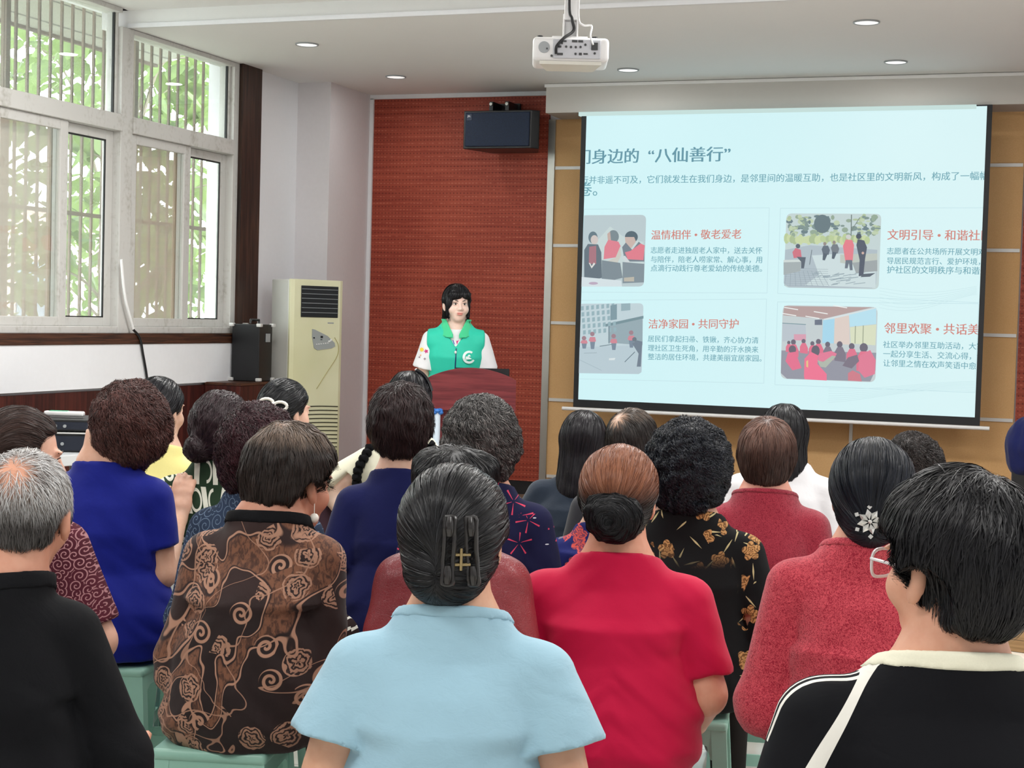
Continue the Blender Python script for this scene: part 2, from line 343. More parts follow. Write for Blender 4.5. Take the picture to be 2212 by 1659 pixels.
# slide-lit fabric: corners measured, black border around
tl, tr, br, bl = pS(1268, 243), pS(2133, 229), pS(2105, 897), pS(1248, 867)
xl, xr, zt, zb = (tl[0]+bl[0])/2, (tr[0]+br[0])/2, 3.085, (bl[1]+br[1])/2
M['sblack'] = simple('screen_border', (14, 17, 22), .55)
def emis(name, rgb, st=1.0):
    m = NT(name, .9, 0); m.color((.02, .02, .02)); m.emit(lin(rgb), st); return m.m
m = NT('projected_pale_blue', .8, .1); m.color((.05, .05, .05)); n = m.noise(.7, 2)
u_ = (m.x+1.5)/3; f_ = (n*.35+u_*.55).sm(.1, .9)
m.emit(m.mix(f_, lin((203, 239, 243)), lin((214, 240, 242))), 1.0); M['slide'] = m.m
L(MB().box(xl-.04, YS+.006, .90, xr+.035, YS+.012, 3.095), -2.09, YS+.03, .9).build('border', M['sblack'], sc)
fab = L(MB().box(xl, YS+.001, zb, xr, YS+.006, zt), -2.09, YS+.03, .9).build('slide_fabric', M['slide'], sc)
L(MB().tube([(-3.63, YS+.01, .885), (-.55, YS+.01, .885)], .014, 12), -2.09, YS+.03, .9).build('bottom_bar', M['whiteplastic'], sc, smooth=True)
L(MB().box(-3.56, YS-.02, 3.066, -.72, YS+.03, 3.094), -2.09, YS+.03, .9).build('top_casing', emis('lit_casing', (206, 232, 228), .9), sc)  # casing glows in place of the slide light falling on it
def loc(o): o.location = (0, 0, 0)
slide = []
def flat(pts, rgb, layer, name='picture_shape', parent=None, clip=None):
    """pts in photo pixels, laid on the screen surface"""
    P = [pS(*p) for p in pts]
    k = tuple(rgb)
    if k not in EM: EM[k] = emis('projected_%d_%d_%d' % k, rgb)
    return P, EM[k], layer
EM = {}
def picture(name, shapes, parent, label=None):
    """one flat picture: every shape a coloured polygon a hair above the last"""
    mb = MB(); mats = []; 
    for i, (pts, rgb) in enumerate(shapes):
        P, mt, _ = flat(pts, rgb, i)
        if mt not in mats: mats.append(mt)
        mb.cur = mats.index(mt); y = YS-.0004-.00012*i
        mb.add([(p[0]+2.09, y-YS-.03, p[1]-.9) for p in P], [tuple(range(len(P)))])
    o = mb.build(name, mats, parent)
    bm = bmesh.new(); bm.from_mesh(o.data)
    bmesh.ops.bisect_plane(bm, geom=bm.verts[:]+bm.edges[:]+bm.faces[:], plane_co=(xl+2.09, 0, 0), plane_no=(-1, 0, 0), clear_outer=True)
    bmesh.ops.bisect_plane(bm, geom=bm.verts[:]+bm.edges[:]+bm.faces[:], plane_co=(xr+2.09, 0, 0), plane_no=(1, 0, 0), clear_outer=True)
    bm.to_mesh(o.data); bm.free()
    if label: o['label'] = label
    return o
def ell(cx, cy, rx, ry, n=20, a0=0, a1=2*PI): return [(cx+rx*math.cos(a), cy+ry*math.sin(a)) for a in np.linspace(a0, a1, n, endpoint=(a1-a0) < 6)]
def rrect(x0, y0, x1, y1, x2, y2, x3, y3, r):   # corners tl tr br bl
    c = [(x0, y0), (x1, y1), (x2, y2), (x3, y3)]; out = []
    for i in range(4):
        p, a, b = (np.array(c[j], float) for j in (i, i-1, (i+1) % 4))
        da, db = (a-p)/np.linalg.norm(a-p), (b-p)/np.linalg.norm(b-p)
        for t in np.linspace(0, 1, 6): out.append(tuple(p+da*r*(1-t)**2+db*r*t**2))
    return out
def text(name, s, x0, y0, x1, y1, rgb, bold=0.0, clip=False, parent=None, adv=None, layer=.0006, h=None):
    """text whose baseline runs from pixel (x0,y0) to (x1,y1)"""
    cu = bpy.data.curves.new(name, 'FONT'); cu.body = s; cu.size = 1; cu.resolution_u = 2
    to = bpy.data.objects.new(name, cu); COL.objects.link(to); bpy.context.view_layer.update()
    me = bpy.data.meshes.new_from_object(to.evaluated_get(bpy.context.evaluated_depsgraph_get()))
    bpy.data.objects.remove(to)
    n = len(me.vertices); co = np.empty(n*3); me.vertices.foreach_get('co', co); co = co.reshape(n, 3)
    w = co[:, 0].max(); a, b = pS(x0, y0), pS(x1, y1)
    sc_ = (b[0]-a[0])/w; out = np.empty_like(co); sz = h or sc_
    out[:, 0] = a[0]+co[:, 0]*sc_+2.09; out[:, 2] = a[1]+co[:, 0]*sc_*(b[1]-a[1])/(b[0]-a[0])+co[:, 1]*sz-.9; out[:, 1] = -.03-layer
    me.vertices.foreach_set('co', out.ravel()); me.materials.clear()
    if tuple(rgb) not in EM: EM[tuple(rgb)] = emis('projected_%d_%d_%d' % tuple(rgb), rgb)
    me.materials.append(EM[tuple(rgb)])
    if bold > .005:
        bm = bmesh.new(); bm.from_mesh(me)
        for k, dx in enumerate((-bold, bold)):
            me2 = me.copy(); me2.transform(Matrix.Translation((dx*sc_, -.0001*(k+1), 0))); bm.from_mesh(me2); bpy.data.meshes.remove(me2)
        bm.to_mesh(me); bm.free()
    if clip:
        bm = bmesh.new(); bm.from_mesh(me)
        for X, nx in ((xl+2.09, -1), (xr+2.09, 1)):
            bmesh.ops.bisect_plane(bm, geom=bm.verts[:]+bm.edges[:]+bm.faces[:], plane_co=(X, 0, 0), plane_no=(nx, 0, 0), clear_outer=True)
        bm.to_mesh(me); bm.free()
    o = bpy.data.objects.new(name, me); COL.objects.link(o); o.parent = parent or sc
    return o
GR, G2, RD = (104, 160, 176), (108, 164, 178), (208, 132, 122)
for tx, xa, xb in (('们身边的', 1243, 1379), ('“', 1399, 1412), ('八仙善行', 1414, 1561), ('”', 1563, 1577)): text('slide_title', tx, xa, 352-(xa-1243)*.02, xb, 352-(xb-1243)*.02, (100, 150, 166), .022, True, fab, h=.1165)
text('slide_subtitle', '行并非遥不可及，它们就发生在我们身边，是邻里间的温暖互助，也是社区里的文明新风，构成了一幅幅', 1254, 396, 2135, 387, G2, .009, True, fab)
text('slide_subtitle', '卷。', 1248, 421, 1290, 421, G2, .009, True, fab)
for (a, b, x0, y, x1, y1) in (('温情相伴', '敬老爱老', 1406, 516, 1601, 514), ('洁净家园', '共同守护', 1400, 708, 1595, 708), ('文明引导', '和谐社区', 1916, 516, 2142, 518), ('邻里欢聚', '共话美好', 1909, 718, 2142, 722)):
    text('slide_heading', a+' • '+b, x0, y, x1, y1, RD, .014, True, fab)
for ls, xs in (((('志愿者走进独居老人家中，送去关怀', 546, 547), ('与陪伴，陪老人唠家常、解心事，用', 566, 567), ('点滴行动践行尊老爱幼的传统美德。', 585, 586)), (1405, 1646)),
               ((('居民们拿起扫帚、铁锹，齐心协力清', 737, 741), ('理社区卫生死角，用辛勤的汗水换来', 757, 761), ('整洁的居住环境，共建美丽宜居家园。', 776, 780)), (1399, 1638)),
               ((('志愿者在公共场所开展文明劝导，引', 548, 551), ('导居民规范言行、爱护环境，共同守', 569, 572), ('护社区的文明秩序与和谐美好。', 589, 592)), (1915, 2178)),
               ((('社区举办邻里互助活动，大家围坐', 750, 755), ('一起分享生活、交流心得，温暖', 770, 777), ('让邻里之情在欢声笑语中愈发浓', 790, 798)), (1907, 2160))):
    for s, ya, yb in ls:
        x1 = xs[1] if len(s) >= 15 else xs[0]+(xs[1]-xs[0])*len(s)/15
        if s.startswith('整'): x1 = 1645
        text('slide_text', s, xs[0], ya, x1, yb, G2, .008, True, fab)
# faint card outlines
def line(x0, y0, x1, y1, w=.5):
    dx, dy = x1-x0, y1-y0; l = math.hypot(dx, dy); nx, ny = -dy/l*w, dx/l*w
    return [(x0+nx, y0+ny), (x1+nx, y1+ny), (x1-nx, y1-ny), (x0-nx, y0-ny)]
FC = (192, 224, 230); cards = []
for c in (((1262, 452), (1662, 449), (1657, 633), (1254, 631)), ((1252, 649), (1656, 646), (1650, 828), (1246, 818)), ((1686, 450), (2126, 449), (2115, 654), (1680, 634)), ((1680, 652), (2114, 656), (2106, 848), (1674, 831))):
    for i in range(4): cards.append((line(*c[i], *c[(i+1) % 4]), FC))
for k in range(7):
    for (xa, xb, y0, am, ph) in ((1900, 2110, 622+k*5, 10+k*1.5, 0), (1790, 2105, 832+k*4, 8+k, 1.2)):
        p = [(x, y0+am*math.sin((x-xa)/(xb-xa)*PI*1.1+ph+k*.12)) for x in np.linspace(xa, xb, 13)]
        cards += [(line(*p[i], *p[i+1], .35), (198, 228, 232)) for i in range(12)]
picture('slide_card_outlines', cards, fab)
rnd = random.Random(4)
# picture 1: two visitors in red vests with an older person
s = [(rrect(1255, 465, 1396, 464, 1391, 619, 1255, 619, 12), (186, 202, 206)), ([(1290, 520), (1318, 489), (1345, 510), (1390, 523), (1390, 600), (1290, 600)], (198, 214, 214))]
s += [(ell(1281, 513, 10, 13), (104, 124, 134)), (ell(1284, 518, 8, 10), (206, 196, 192)), ([(1262, 540), (1270, 527), (1292, 528), (1299, 545), (1300, 600), (1262, 612)], (104, 118, 128)), ([(1273, 533), (1288, 531), (1288, 570), (1272, 570)], (168, 120, 130)), ([(1272, 568), (1278, 580), (1286, 570), (1283, 567), (1278, 575), (1275, 568)], (222, 222, 218))]
s += [(ell(1325, 511, 12, 14), (124, 140, 146)), ([(1312, 505), (1318, 500), (1320, 520), (1313, 518)], (196, 172, 164)), ([(1306, 533), (1314, 518), (1336, 522), (1341, 532), (1330, 556), (1304, 560)], (220, 132, 146)), ([(1340, 532), (1330, 556), (1308, 566), (1310, 574), (1334, 568), (1342, 552)], (202, 202, 194)), ([(1300, 562), (1340, 568), (1345, 600), (1300, 612)], (128, 142, 150))]
s += [(ell(1364, 512, 14, 13), (88, 106, 116)), ([(1350, 512), (1352, 532), (1364, 536), (1374, 522), (1370, 512)], (200, 180, 172)), ([(1344, 534), (1352, 524), (1366, 540), (1380, 522), (1392, 533), (1392, 565), (1350, 565)], (120, 132, 142)), ([(1350, 545), (1362, 542), (1384, 526), (1393, 530), (1390, 562), (1356, 560)], (222, 128, 142)), ([(1344, 556), (1356, 574), (1366, 572), (1350, 552)], (206, 214, 216)), ([(1356, 575), (1374, 570), (1372, 590), (1354, 592)], (206, 180, 172)), ([(1345, 566), (1392, 570), (1391, 610), (1345, 612)], (132, 146, 154)), ([(1255, 598), (1342, 606), (1344, 619), (1255, 619)], (212, 224, 228)), ([(1348, 600), (1370, 598), (1370, 608), (1348, 608)], (186, 182, 170)), (ell(1282, 612, 10, 3), (186, 170, 190))]
picture('slide_picture', s, fab, 'picture of two people in red vests sitting with an older person')
# picture 2: people in a park
s = [(rrect(1699, 461, 1904, 462, 1898, 625, 1693, 621, 12), (196, 212, 212))]
for k in range(150):
    x, y = rnd.uniform(1702, 1898), rnd.uniform(466, 508)
    if 1810 < x < 1842 and rnd.random() < .75: continue
    s.append((ell(x, y, rnd.uniform(3, 8), rnd.uniform(2, 6), 7), rnd.choice([(130, 150, 146), (150, 170, 152), (176, 194, 160), (112, 132, 138), (190, 206, 176)])))
s += [(ell(1777, 484, 18, 20), (108, 126, 132)), (line(1840, 464, 1839, 512, 1), (110, 124, 120)), (line(1839, 500, 1858, 470, .7), (120, 134, 126))]
for x in range(1700, 1880, 6): s.append((ell(x, 518+rnd.uniform(-3, 3), 6, rnd.uniform(7, 12), 9), rnd.choice([(186, 204, 156), (172, 190, 150), (200, 214, 168)])))
s += [([(1697, 540), (1750, 530), (1896, 540), (1893, 614), (1885, 623), (1705, 621), (1694, 612)], (176, 190, 198)), ([(1755, 552), (1820, 548), (1893, 560), (1892, 622), (1740, 616), (1770, 594)], (204, 220, 222))]
for k in range(26):
    x, y = rnd.uniform(1745, 1850), rnd.uniform(590, 616); s.append((line(x, y, x+rnd.uniform(8, 26), y-rnd.uniform(1, 5), .7), (150, 168, 176)))
for k in range(9): s.append((line(1700+k*9, 585, 1696+k*12, 618, .35), (140, 156, 166))); s.append((line(1697, 580+k*4.5, 1790, 582+k*4.6, .3), (146, 160, 170)))
s += [([(1694, 563), (1732, 562), (1730, 586), (1694, 594)], (166, 176, 178)), ([(1694, 562), (1732, 561), (1732, 566), (1694, 567)], (206, 216, 214)), ([(1816, 550), (1896, 548), (1896, 564), (1842, 572), (1816, 568)], (190, 198, 190)), ([(1842, 568), (1896, 562), (1896, 586), (1850, 590)], (160, 168, 170))]
s += [(ell(1725, 532, 5, 5, 10), (96, 106, 116)), ([(1713, 545), (1720, 536), (1731, 540), (1733, 556), (1716, 558)], (206, 120, 134)), ([(1722, 555), (1742, 556), (1738, 580), (1732, 580), (1732, 566)], (96, 106, 118)), (line(1755, 540, 1750, 572, .7), (110, 124, 130))]
for (x, y, c1) in ((1783, 527, (104, 116, 128)), (1803, 524, (120, 128, 136))):
    s += [(ell(x, y, 3.5, 4, 9), (150, 140, 136)), ([(x-7, y+12), (x-3, y+4), (x+7, y+4), (x+11, y+14), (x+8, y+24), (x-4, y+22)], c1), ([(x-4, y+20), (x+6, y+22), (x, y+36), (x-5, y+35)], (92, 104, 116))]
s += [(ell(1834, 512, 6, 5, 10), (206, 206, 204)), ([(1822, 532), (1828, 518), (1842, 519), (1846, 530), (1843, 564), (1827, 564)], (226, 130, 142)), ([(1828, 562), (1842, 562), (1843, 584), (1837, 584), (1835, 568), (1832, 580), (1826, 580)], (112, 122, 134)), (ell(1856, 511, 6, 6, 10), (84, 92, 104)), ([(1851, 530), (1854, 517), (1868, 520), (1874, 535), (1870, 558), (1866, 596), (1856, 597), (1858, 562)], (90, 98, 112)), (ell(1865, 547, 3, 3, 8), (206, 176, 166)), ([(1866, 592), (1892, 590), (1880, 598), (1860, 599)], (96, 106, 116))]
picture('slide_picture', s, fab, 'picture of people talking in a sunny park')
# picture 3: street cleaning
s = [(rrect(1250, 656, 1390, 655, 1386, 808, 1246, 806, 10), (192, 210, 216)), ([(1314, 700), (1388, 684), (1388, 746), (1314, 740)], (150, 170, 178)), ([(1308, 700), (1390, 682), (1390, 688), (1308, 706)], (120, 146, 154))]
for r_ in range(5):
    for c_ in range(7):
        x, y = 1255+c_*11+r_*1.2, 662+r_*13-c_*1.0; s.append(([(x, y), (x+6, y-1), (x+6, y+8), (x, y+9)], (150, 178, 186)))
s += [([(1319, 660), (1333, 657), (1333, 690), (1319, 692)], (128, 154, 164)), ([(1342, 656), (1362, 655), (1362, 670), (1342, 672)], (150, 176, 184)), (line(1316, 704, 1316, 742, 1), (120, 140, 150)), ([(1250, 750), (1388, 745), (1386, 804), (1380, 808), (1248, 806)], (184, 202, 210))]
for (x, y, h) in ((1262, 735, 18), (1280, 728, 26), (1326, 732, 24), (1364, 725, 26)):
    s += [(ell(x, y-h*.25, 5, 5, 9), (160, 130, 140)), ([(x-8, y+h*.3), (x-5, y), (x+6, y), (x+8, y+h*.35), (x, y+h*.5)], (206, 138, 150)), ([(x-5, y+h*.4), (x+6, y+h*.4), (x+4, y+h), (x-3, y+h)], (124, 140, 156))]
s += [(ell(1371, 733, 5, 5, 9), (110, 124, 134)), ([(1366, 742), (1376, 735), (1388, 738), (1386, 770), (1385, 792), (1376, 792), (1380, 764)], (116, 130, 144)), (line(1372, 760, 1350, 782, .8), (104, 124, 134)), (line(1296, 748, 1322, 744, .8), (112, 134, 142)), ([(1316, 774), (1330, 773), (1328, 778), (1316, 778)], (216, 226, 228)), (line(1262, 763, 1290, 762, .5), (150, 168, 176)), (line(1250, 776, 1300, 800, .5), (160, 180, 190))]
picture('slide_picture', s, fab, 'picture of residents in red sweeping a street')
# picture 4: meeting round a table
s = [(rrect(1691, 659, 1896, 663, 1891, 826, 1686, 818, 14), (196, 206, 208)), ([(1694, 661), (1884, 664), (1778, 689), (1692, 681)], (182, 160, 158)), ([(1892, 664), (1778, 689), (1782, 692), (1895, 670)], (214, 224, 226))]
for (x, y) in ((1694, 664), (1758, 673), (1690, 677), (1740, 683), (1800, 660)): s.append((line(x, y, x+30, y+5, 1), (236, 240, 238)))
s += [([(1690, 699), (1740, 701), (1742, 730), (1690, 738)], (186, 196, 204)), (line(1690, 698, 1741, 701, .8), (120, 150, 158)), ([(1715, 722), (1741, 722), (1741, 736), (1715, 735)], (214, 160, 178)), ([(1778, 692), (1803, 688), (1801, 742), (1776, 741)], (168, 214, 234)), ([(1834, 680), (1893, 666), (1893, 700), (1836, 706)], (184, 224, 238)), ([(1836, 707), (1893, 701), (1891, 746), (1838, 742)], (216, 222, 194)), (line(1865, 703, 1864, 744, 1), (160, 168, 146)), (line(1848, 704, 1847, 742, 1), (160, 168, 146)), ([(1760, 691), (1776, 690), (1776, 702), (1760, 702)], (112, 120, 136)), ([(1804, 724), (1818, 720), (1818, 740), (1804, 740)], (226, 212, 206)), ([(1803, 688), (1834, 681), (1836, 745), (1802, 742)], (220, 206, 198))]
s += [([(1688, 757), (1893, 762), (1891, 800), (1880, 824), (1700, 818), (1687, 806)], (150, 152, 164))]
for (x, y, r_) in ((1704, 740, 4), (1714, 739, 6), (1736, 737, 5), (1755, 742, 5), (1768, 738, 6), (1788, 744, 6), (1814, 744, 7), (1840, 748, 7), (1866, 751, 10)):
    s += [(ell(x, y, r_*.9, r_, 12), (112, 108, 122)), ([(x-r_*1.6, y+r_*2.4), (x-r_*.7, y+r_*.8), (x+r_*.9, y+r_*.8), (x+r_*1.9, y+r_*3), (x+r_*1.8, y+r_*5.5), (x-r_*1.6, y+r_*5)], (222, 120, 144) if x not in (1788, 1814) else (130, 124, 138))]
s += [([(1768, 764), (1796, 758), (1808, 764), (1800, 778), (1768, 782)], (224, 128, 154)), (ell(1712, 755, 8, 9), (110, 106, 118)), ([(1697, 780), (1702, 762), (1718, 760), (1732, 795), (1712, 800)], (226, 118, 146)), (ell(1762, 758, 9, 12), (106, 104, 116)), ([(1737, 812), (1738, 775), (1752, 760), (1768, 768), (1766, 786), (1786, 808), (1786, 822), (1738, 819)], (236, 122, 150)), ([(1766, 778), (1772, 792), (1784, 794), (1806, 770), (1798, 768), (1778, 782)], (176, 184, 172)), ([(1742, 780), (1746, 778), (1746, 794), (1742, 792)], (226, 196, 140)), ([(1858, 768), (1880, 756), (1892, 778), (1890, 808), (1868, 816), (1854, 800)], (222, 128, 152)), ([(1832, 806), (1842, 800), (1858, 808), (1862, 824), (1832, 822)], (206, 128, 140)), ([(1820, 790), (1832, 772), (1852, 766), (1856, 780), (1840, 796)], (128, 120, 134))]
picture('slide_picture', s, fab, 'picture of people in red round a meeting table')

# ------------------------------------------------------------ wall speaker
sp = thing('wall_speaker', 'black loudspeaker mounted high on the red perforated board', 'loudspeaker', (-4.27, 11.45, 3.04))
yy = 11.27; c = [onY(*p, yy) for p in ((1000, 239), (1159, 234), (1160, 317), (1002, 321))]
x0, x1 = -4.505, -3.885
def lp(x, z): return (x+4.27, z-3.04)
x0, z0, z1 = c[0][0], c[3][2], c[0][2]; x1 = c[1][0]
MB().prism([(x0+4.27, -.16), (x1+4.27-.05, -.16), (x1+4.27, -.10), (x1+4.27-.1, .18), (x0+4.27+.12, .18), (x0+4.27, -.13)], 'z', z0-3.04, z1-3.04).build('cabinet', M['black'], sp, bevel=.006)
m = NT('blue_black_grille', .6, .3); h = (m.voro(260)).sm(.2, .5); m.color(m.mix(h, lin((10, 14, 22)), lin((28, 42, 66)))); M['grille'] = m.m
MB().rbox(x0+4.27+.02, -.178, z0-3.04+.015, x1+4.27-.055, -.158, z1-3.04-.015, .008).build('grille', M['grille'], sp)
MB().box(-.10, -.02, z1-3.04, .10, .1, z1-3.04+.012).box(-.08, .0, z1-3.04+.01, -.05, .22, z1-3.04+.09).box(.05, 0, z1-3.04+.01, .08, .22, z1-3.04+.09).box(-.1, .2, z1-3.04-.02, .1, .227, z1-3.04+.1).build('bracket', M['black'], sp)
for sx in (-.065, .065): MB().cyl((sx, -.012, z1-3.04+.07), .012, .012, 12, 'y').build('bolt', M['steel'], sp)
bd = MB().box(x0+4.27+.035, -.182, z1-3.04-.075, x0+4.27+.075, -.178, z1-3.04-.03).build('badge', simple('navy_badge', (16, 34, 66), .4), sp)
cu = bpy.data.curves.new('t', 'FONT'); cu.body = 'JBL'; cu.size = .02; to = bpy.data.objects.new('t', cu); COL.objects.link(to); bpy.context.view_layer.update()
me = bpy.data.meshes.new_from_object(to.evaluated_get(bpy.context.evaluated_depsgraph_get())); bpy.data.objects.remove(to)
me.transform(Matrix.Translation((x0+4.27+.04, -.1825, z1-3.04-.05)) @ Matrix.Rotation(PI/2, 4, 'X')); me.materials.clear(); me.materials.append(M['whiteplastic'])
o = bpy.data.objects.new('lettering', me); COL.objects.link(o); o.parent = bd
# ------------------------------------------------------------ projector
pj = thing('projector', 'white projector hanging from the ceiling on a white pole', 'projector', tuple(pix_at(1232, 112, 6.7)), math.radians(19))
p = MB().rbox(-.16, -.10, -.055, .16, .14, .045, .018, 3)
p.build('body', M['whiteplastic'], pj, smooth=True)
MB().prism([(-.13, -.09), (.13, -.09), (.10, .10), (-.10, .10)], 'z', -.068, -.054).build('bottom_cover', simple('cream_plastic', (206, 204, 194), .4), pj)
MB().rbox(-.075, -.106, -.045, .125, -.099, .035, .003, 1).build('port_panel', simple('port_grey', (188, 190, 196), .4), pj)
for (x, z, w, h) in ((-.03, .026, .022, .007), (.015, .027, .022, .009), (.04, .027, .02, .009), (-.052, .003, .024, .008), (-.045, -.028, .024, .009), (.04, -.026, .012, .01), (.062, -.025, .018, .006), (-.10, -.006, .006, .006)): MB().box(x-w/2, -.109, z-h/2, x+w/2, -.105, z+h/2).build('port', M['black'], pj)
for (x, z) in ((-.02, .003), (0, .002), (.02, .002), (.04, .003), (.06, .013), (-.038, .018), (.02, -.026), (-.08, -.036), (.1, -.022)): MB().cyl((x, -.110, z), .005, .006, 10, 'y').build('round_port', M['black'], pj)
MB().box(.085, -.112, -.008, .112, -.10, .022).build('power_socket', M['black'], pj)
MB().cyl((-.112, -.104, 0), .024, .004, 24, 'y').build('speaker_disc', M['greyplastic'], pj)
MB().box(.157, -.02, -.03, .163, .09, .02).build('side_vent', M['greyplastic'], pj)
MB().cyl((0, .16, -.005), .04, .02, 24, 'y').build('lens', M['black'], pj)
for x in (-.13, .10): MB().cyl((x, -.06, .044), .012, .01, 12).build('foot', M['black'], pj)
ZP = 3.43-pj.location.z
MB().box(-.08, -.06, .045, .07, .08, .055).box(-.035, -.045, .055, -.028, .06, .13).box(.022, -.045, .055, .029, .06, .13).box(-.035, .0, .055, .029, .006, .16).build('mount_bracket', M['whiteplastic'], pj, bevel=.002)
MB().box(-.03, -.02, .13, .03, .02, ZP-.02).box(-.07, -.06, ZP-.02, .07, .06, ZP).build('ceiling_pole', M['whiteplastic'], pj, bevel=.003)
def spline(pts, n=8):
    P = [np.array(q, float) for q in pts]; P = [2*P[0]-P[1]]+P+[2*P[-1]-P[-2]]; out = []
    for i in range(1, len(P)-2):
        for t in np.linspace(0, 1, n, endpoint=False):
            a, b, c_, d = P[i-1:i+3]; out.append(.5*((2*b)+(-a+c_)*t+(2*a-5*b+4*c_-d)*t*t+(-a+3*b-3*c_+d)*t**3))
    out.append(P[-2]); return out
MB().tube(spline([(-.005, -.035, ZP-.03), (-.012, -.036, .22), (.002, -.05, .13), (.01, -.06, .08), (-.03, -.10, .04), (-.06, -.125, .0), (-.062, -.118, -.03)]), .0065, 8).build('signal_cable', M['black'], pj, smooth=True)
MB().tube(spline([(.03, -.03, .3), (.03, -.04, .14), (.05, -.05, .105), (.085, -.06, .10), (.08, -.10, .05), (.092, -.118, .012)]), .004, 8).build('power_cable', M['whiteplastic'], pj, smooth=True)
# ------------------------------------------------------------ lectern, laptop
dm = NT('mahogany_laminate', .32, .45); n = dm.noise(1, 4, .6, dm.comb(dm.x*3, dm.y*20, dm.z*45))
dm.color(dm.mix(n.sm(.3, .7), lin((86, 30, 36)), lin((116, 48, 52)))); M['maho'] = dm.m
lc = thing('lectern', 'dark red wooden lectern with a domed front board on the stage', 'lectern', (-3.655, 9.43, .172), math.radians(21))
top = [(-.283, .79), (.283, .79)]+[(x, .985+.075*max(0, math.cos(x/.283*PI*.5))**.8*1.0) for x in np.linspace(.283, -.283, 25)]
MB().prism(top, 'y', -.19, -.165).build('front_board', M['maho'], lc)
MB().box(-.26, -.165, .80, -.24, .2, .97).box(.24, -.165, .80, .26, .2, .97).build('side_board', M['maho'], lc)
MB().prism([(-.165, .93), (.25, .86), (.25, .88), (-.165, .95)], 'x', -.25, .25).build('reading_desk', M['maho'], lc)
MB().box(-.19, -.12, .05, .19, .16, .80).build('pedestal', M['maho'], lc); MB().box(-.27, -.18, 0, .27, .22, .05).build('base', M['maho'], lc)
lt = thing('laptop', 'open black laptop seen from behind on the lectern', 'laptop', (-3.59, 9.46, 1.075), math.radians(21))
MB().rbox(-.18, -.02, .02, .17, .2, .038, .004, 1).build('keyboard_base', M['black'], lt)
MB().rbox(-.18, -.05, .02, .17, -.035, .178, .004, 1).build('screen_lid', M['black'], lt)
lt.location.z = 1.048
# blue ribbon wrapped pole beside the lectern
rb = thing('bottle_stand', 'white rod topped with a blue ribbon left of the lectern', 'rod', tuple(onZ(938, 1100, .17)))
rb.location = (*pix_at(944, 900, 9.9)[:2], .172); h = pix_at(943, 888, 9.9)[2]-.17
MB().tube([(0, 0, 0), (0, 0, h)], .022, 12).build('rod', simple('pale_blue_white', (198, 212, 226), .5), rb, smooth=True)
b = MB(); 
for k in range(6): a = k*PI/3; b.ball((math.cos(a)*.022, math.sin(a)*.022, h-.01+.012*(k % 2)), (.020, .020, .014), 6)
b.build('ribbon', simple('blue_ribbon', (44, 110, 190), .5), rb, smooth=True)
# ------------------------------------------------------------ air conditioner
ac = thing('air_conditioner', 'tall cream floor-standing air conditioner in front of the column', 'air conditioner', (-5.377, 10.205, .172), math.radians(63))
WA, DA, HA = .47, .235, 1.62
m = NT('yellowed_plastic', .35, .45); n = m.noise(1.5, 3); m.color(m.mix(n.sm(.3, .7), lin((214, 213, 172)), lin((228, 227, 194)))); M['acf'] = m.m
M['acs'] = simple('white_enamel', (214, 214, 208), .3, .5)
MB().box(0.0, .02, 0, WA, DA, HA-.004).build('side_casing', M['acs'], ac, bevel=.006)
MB().prism([(0, .02), (0, .0), (.03, -.012), (WA-.03, -.012), (WA, .0), (WA, .02)], 'z', 0, HA).build('front_panel', M['acf'], ac, bevel=.003)
vx0, vx1, vz0, vz1 = .085, WA-.05, HA-.275, HA-.045
vent = MB().rbox(vx0, -.018, vz0, vx1, -.011, vz1, .003, 1).build('air_outlet', M['black'], ac)
for k in range(6): z = vz0+.035+k*.034; MB().box(vx0+.004, -.024, z-.0018, vx1-.004, -.017, z+.0018).build('louvre', M['greyplastic'], vent)
MB().prism([(x, z) for x, z in ((.19, HA-.36), (.215, HA-.365), (.33, HA-.41), (.395, HA-.46), (.40, HA-.485), (.37, HA-.50), (.24, HA-.515), (.21, HA-.50), (.19, HA-.42))], 'y', -.017, -.011).build('control_panel', simple('panel_grey', (158, 164, 164), .4), ac)
b = MB().box(.265, -.02, HA-.425, .285, -.017, HA-.41).box(.265, -.02, HA-.44, .28, -.017, HA-.435).box(.20, -.02, HA-.43, .212, -.017, HA-.42)
b.build('display', M['black'], ac)
for k in range(6): MB().box(.225+k*.02, -.02, HA-.475+.002*k, .236+k*.02, -.017, HA-.468+.002*k).build('button', M['whiteplastic'], ac)
MB().ball((.345, -.018, HA-.45), (.012, .004, .007), 6).ball((.36, -.018, HA-.44), (.008, .004, .01), 6).build('buttons', M['whiteplastic'], ac)
MB().box(.33, -.0135, HA-.318, .385, -.0115, HA-.31).build('name_plate', M['greyplastic'], ac)
MB().tube(spline([(.395, -.016, HA-.42), (.43, -.017, HA-.48), (.42, -.017, HA-.56), (.33, -.017, HA-.68), (.24, -.016, HA-.80)]), .0022, 5).build('moulding_line', simple('ochre_line', (170, 160, 96), .5), ac)
gb = MB()
for k in range(22): 
    z = HA-.93-k*.03
    if z > .05: gb.prism([(x, z+.006*math.sin((x-.03)/(WA-.06)*PI)) for x in np.linspace(.04, WA-.03, 13)]+[(x, z-.007+.006*math.sin((x-.03)/(WA-.06)*PI)) for x in np.linspace(WA-.03, .04, 13)], 'y', -.0155, -.0115)
gb.build('intake_grille', simple('dark_slots', (52, 52, 36), .6), ac)
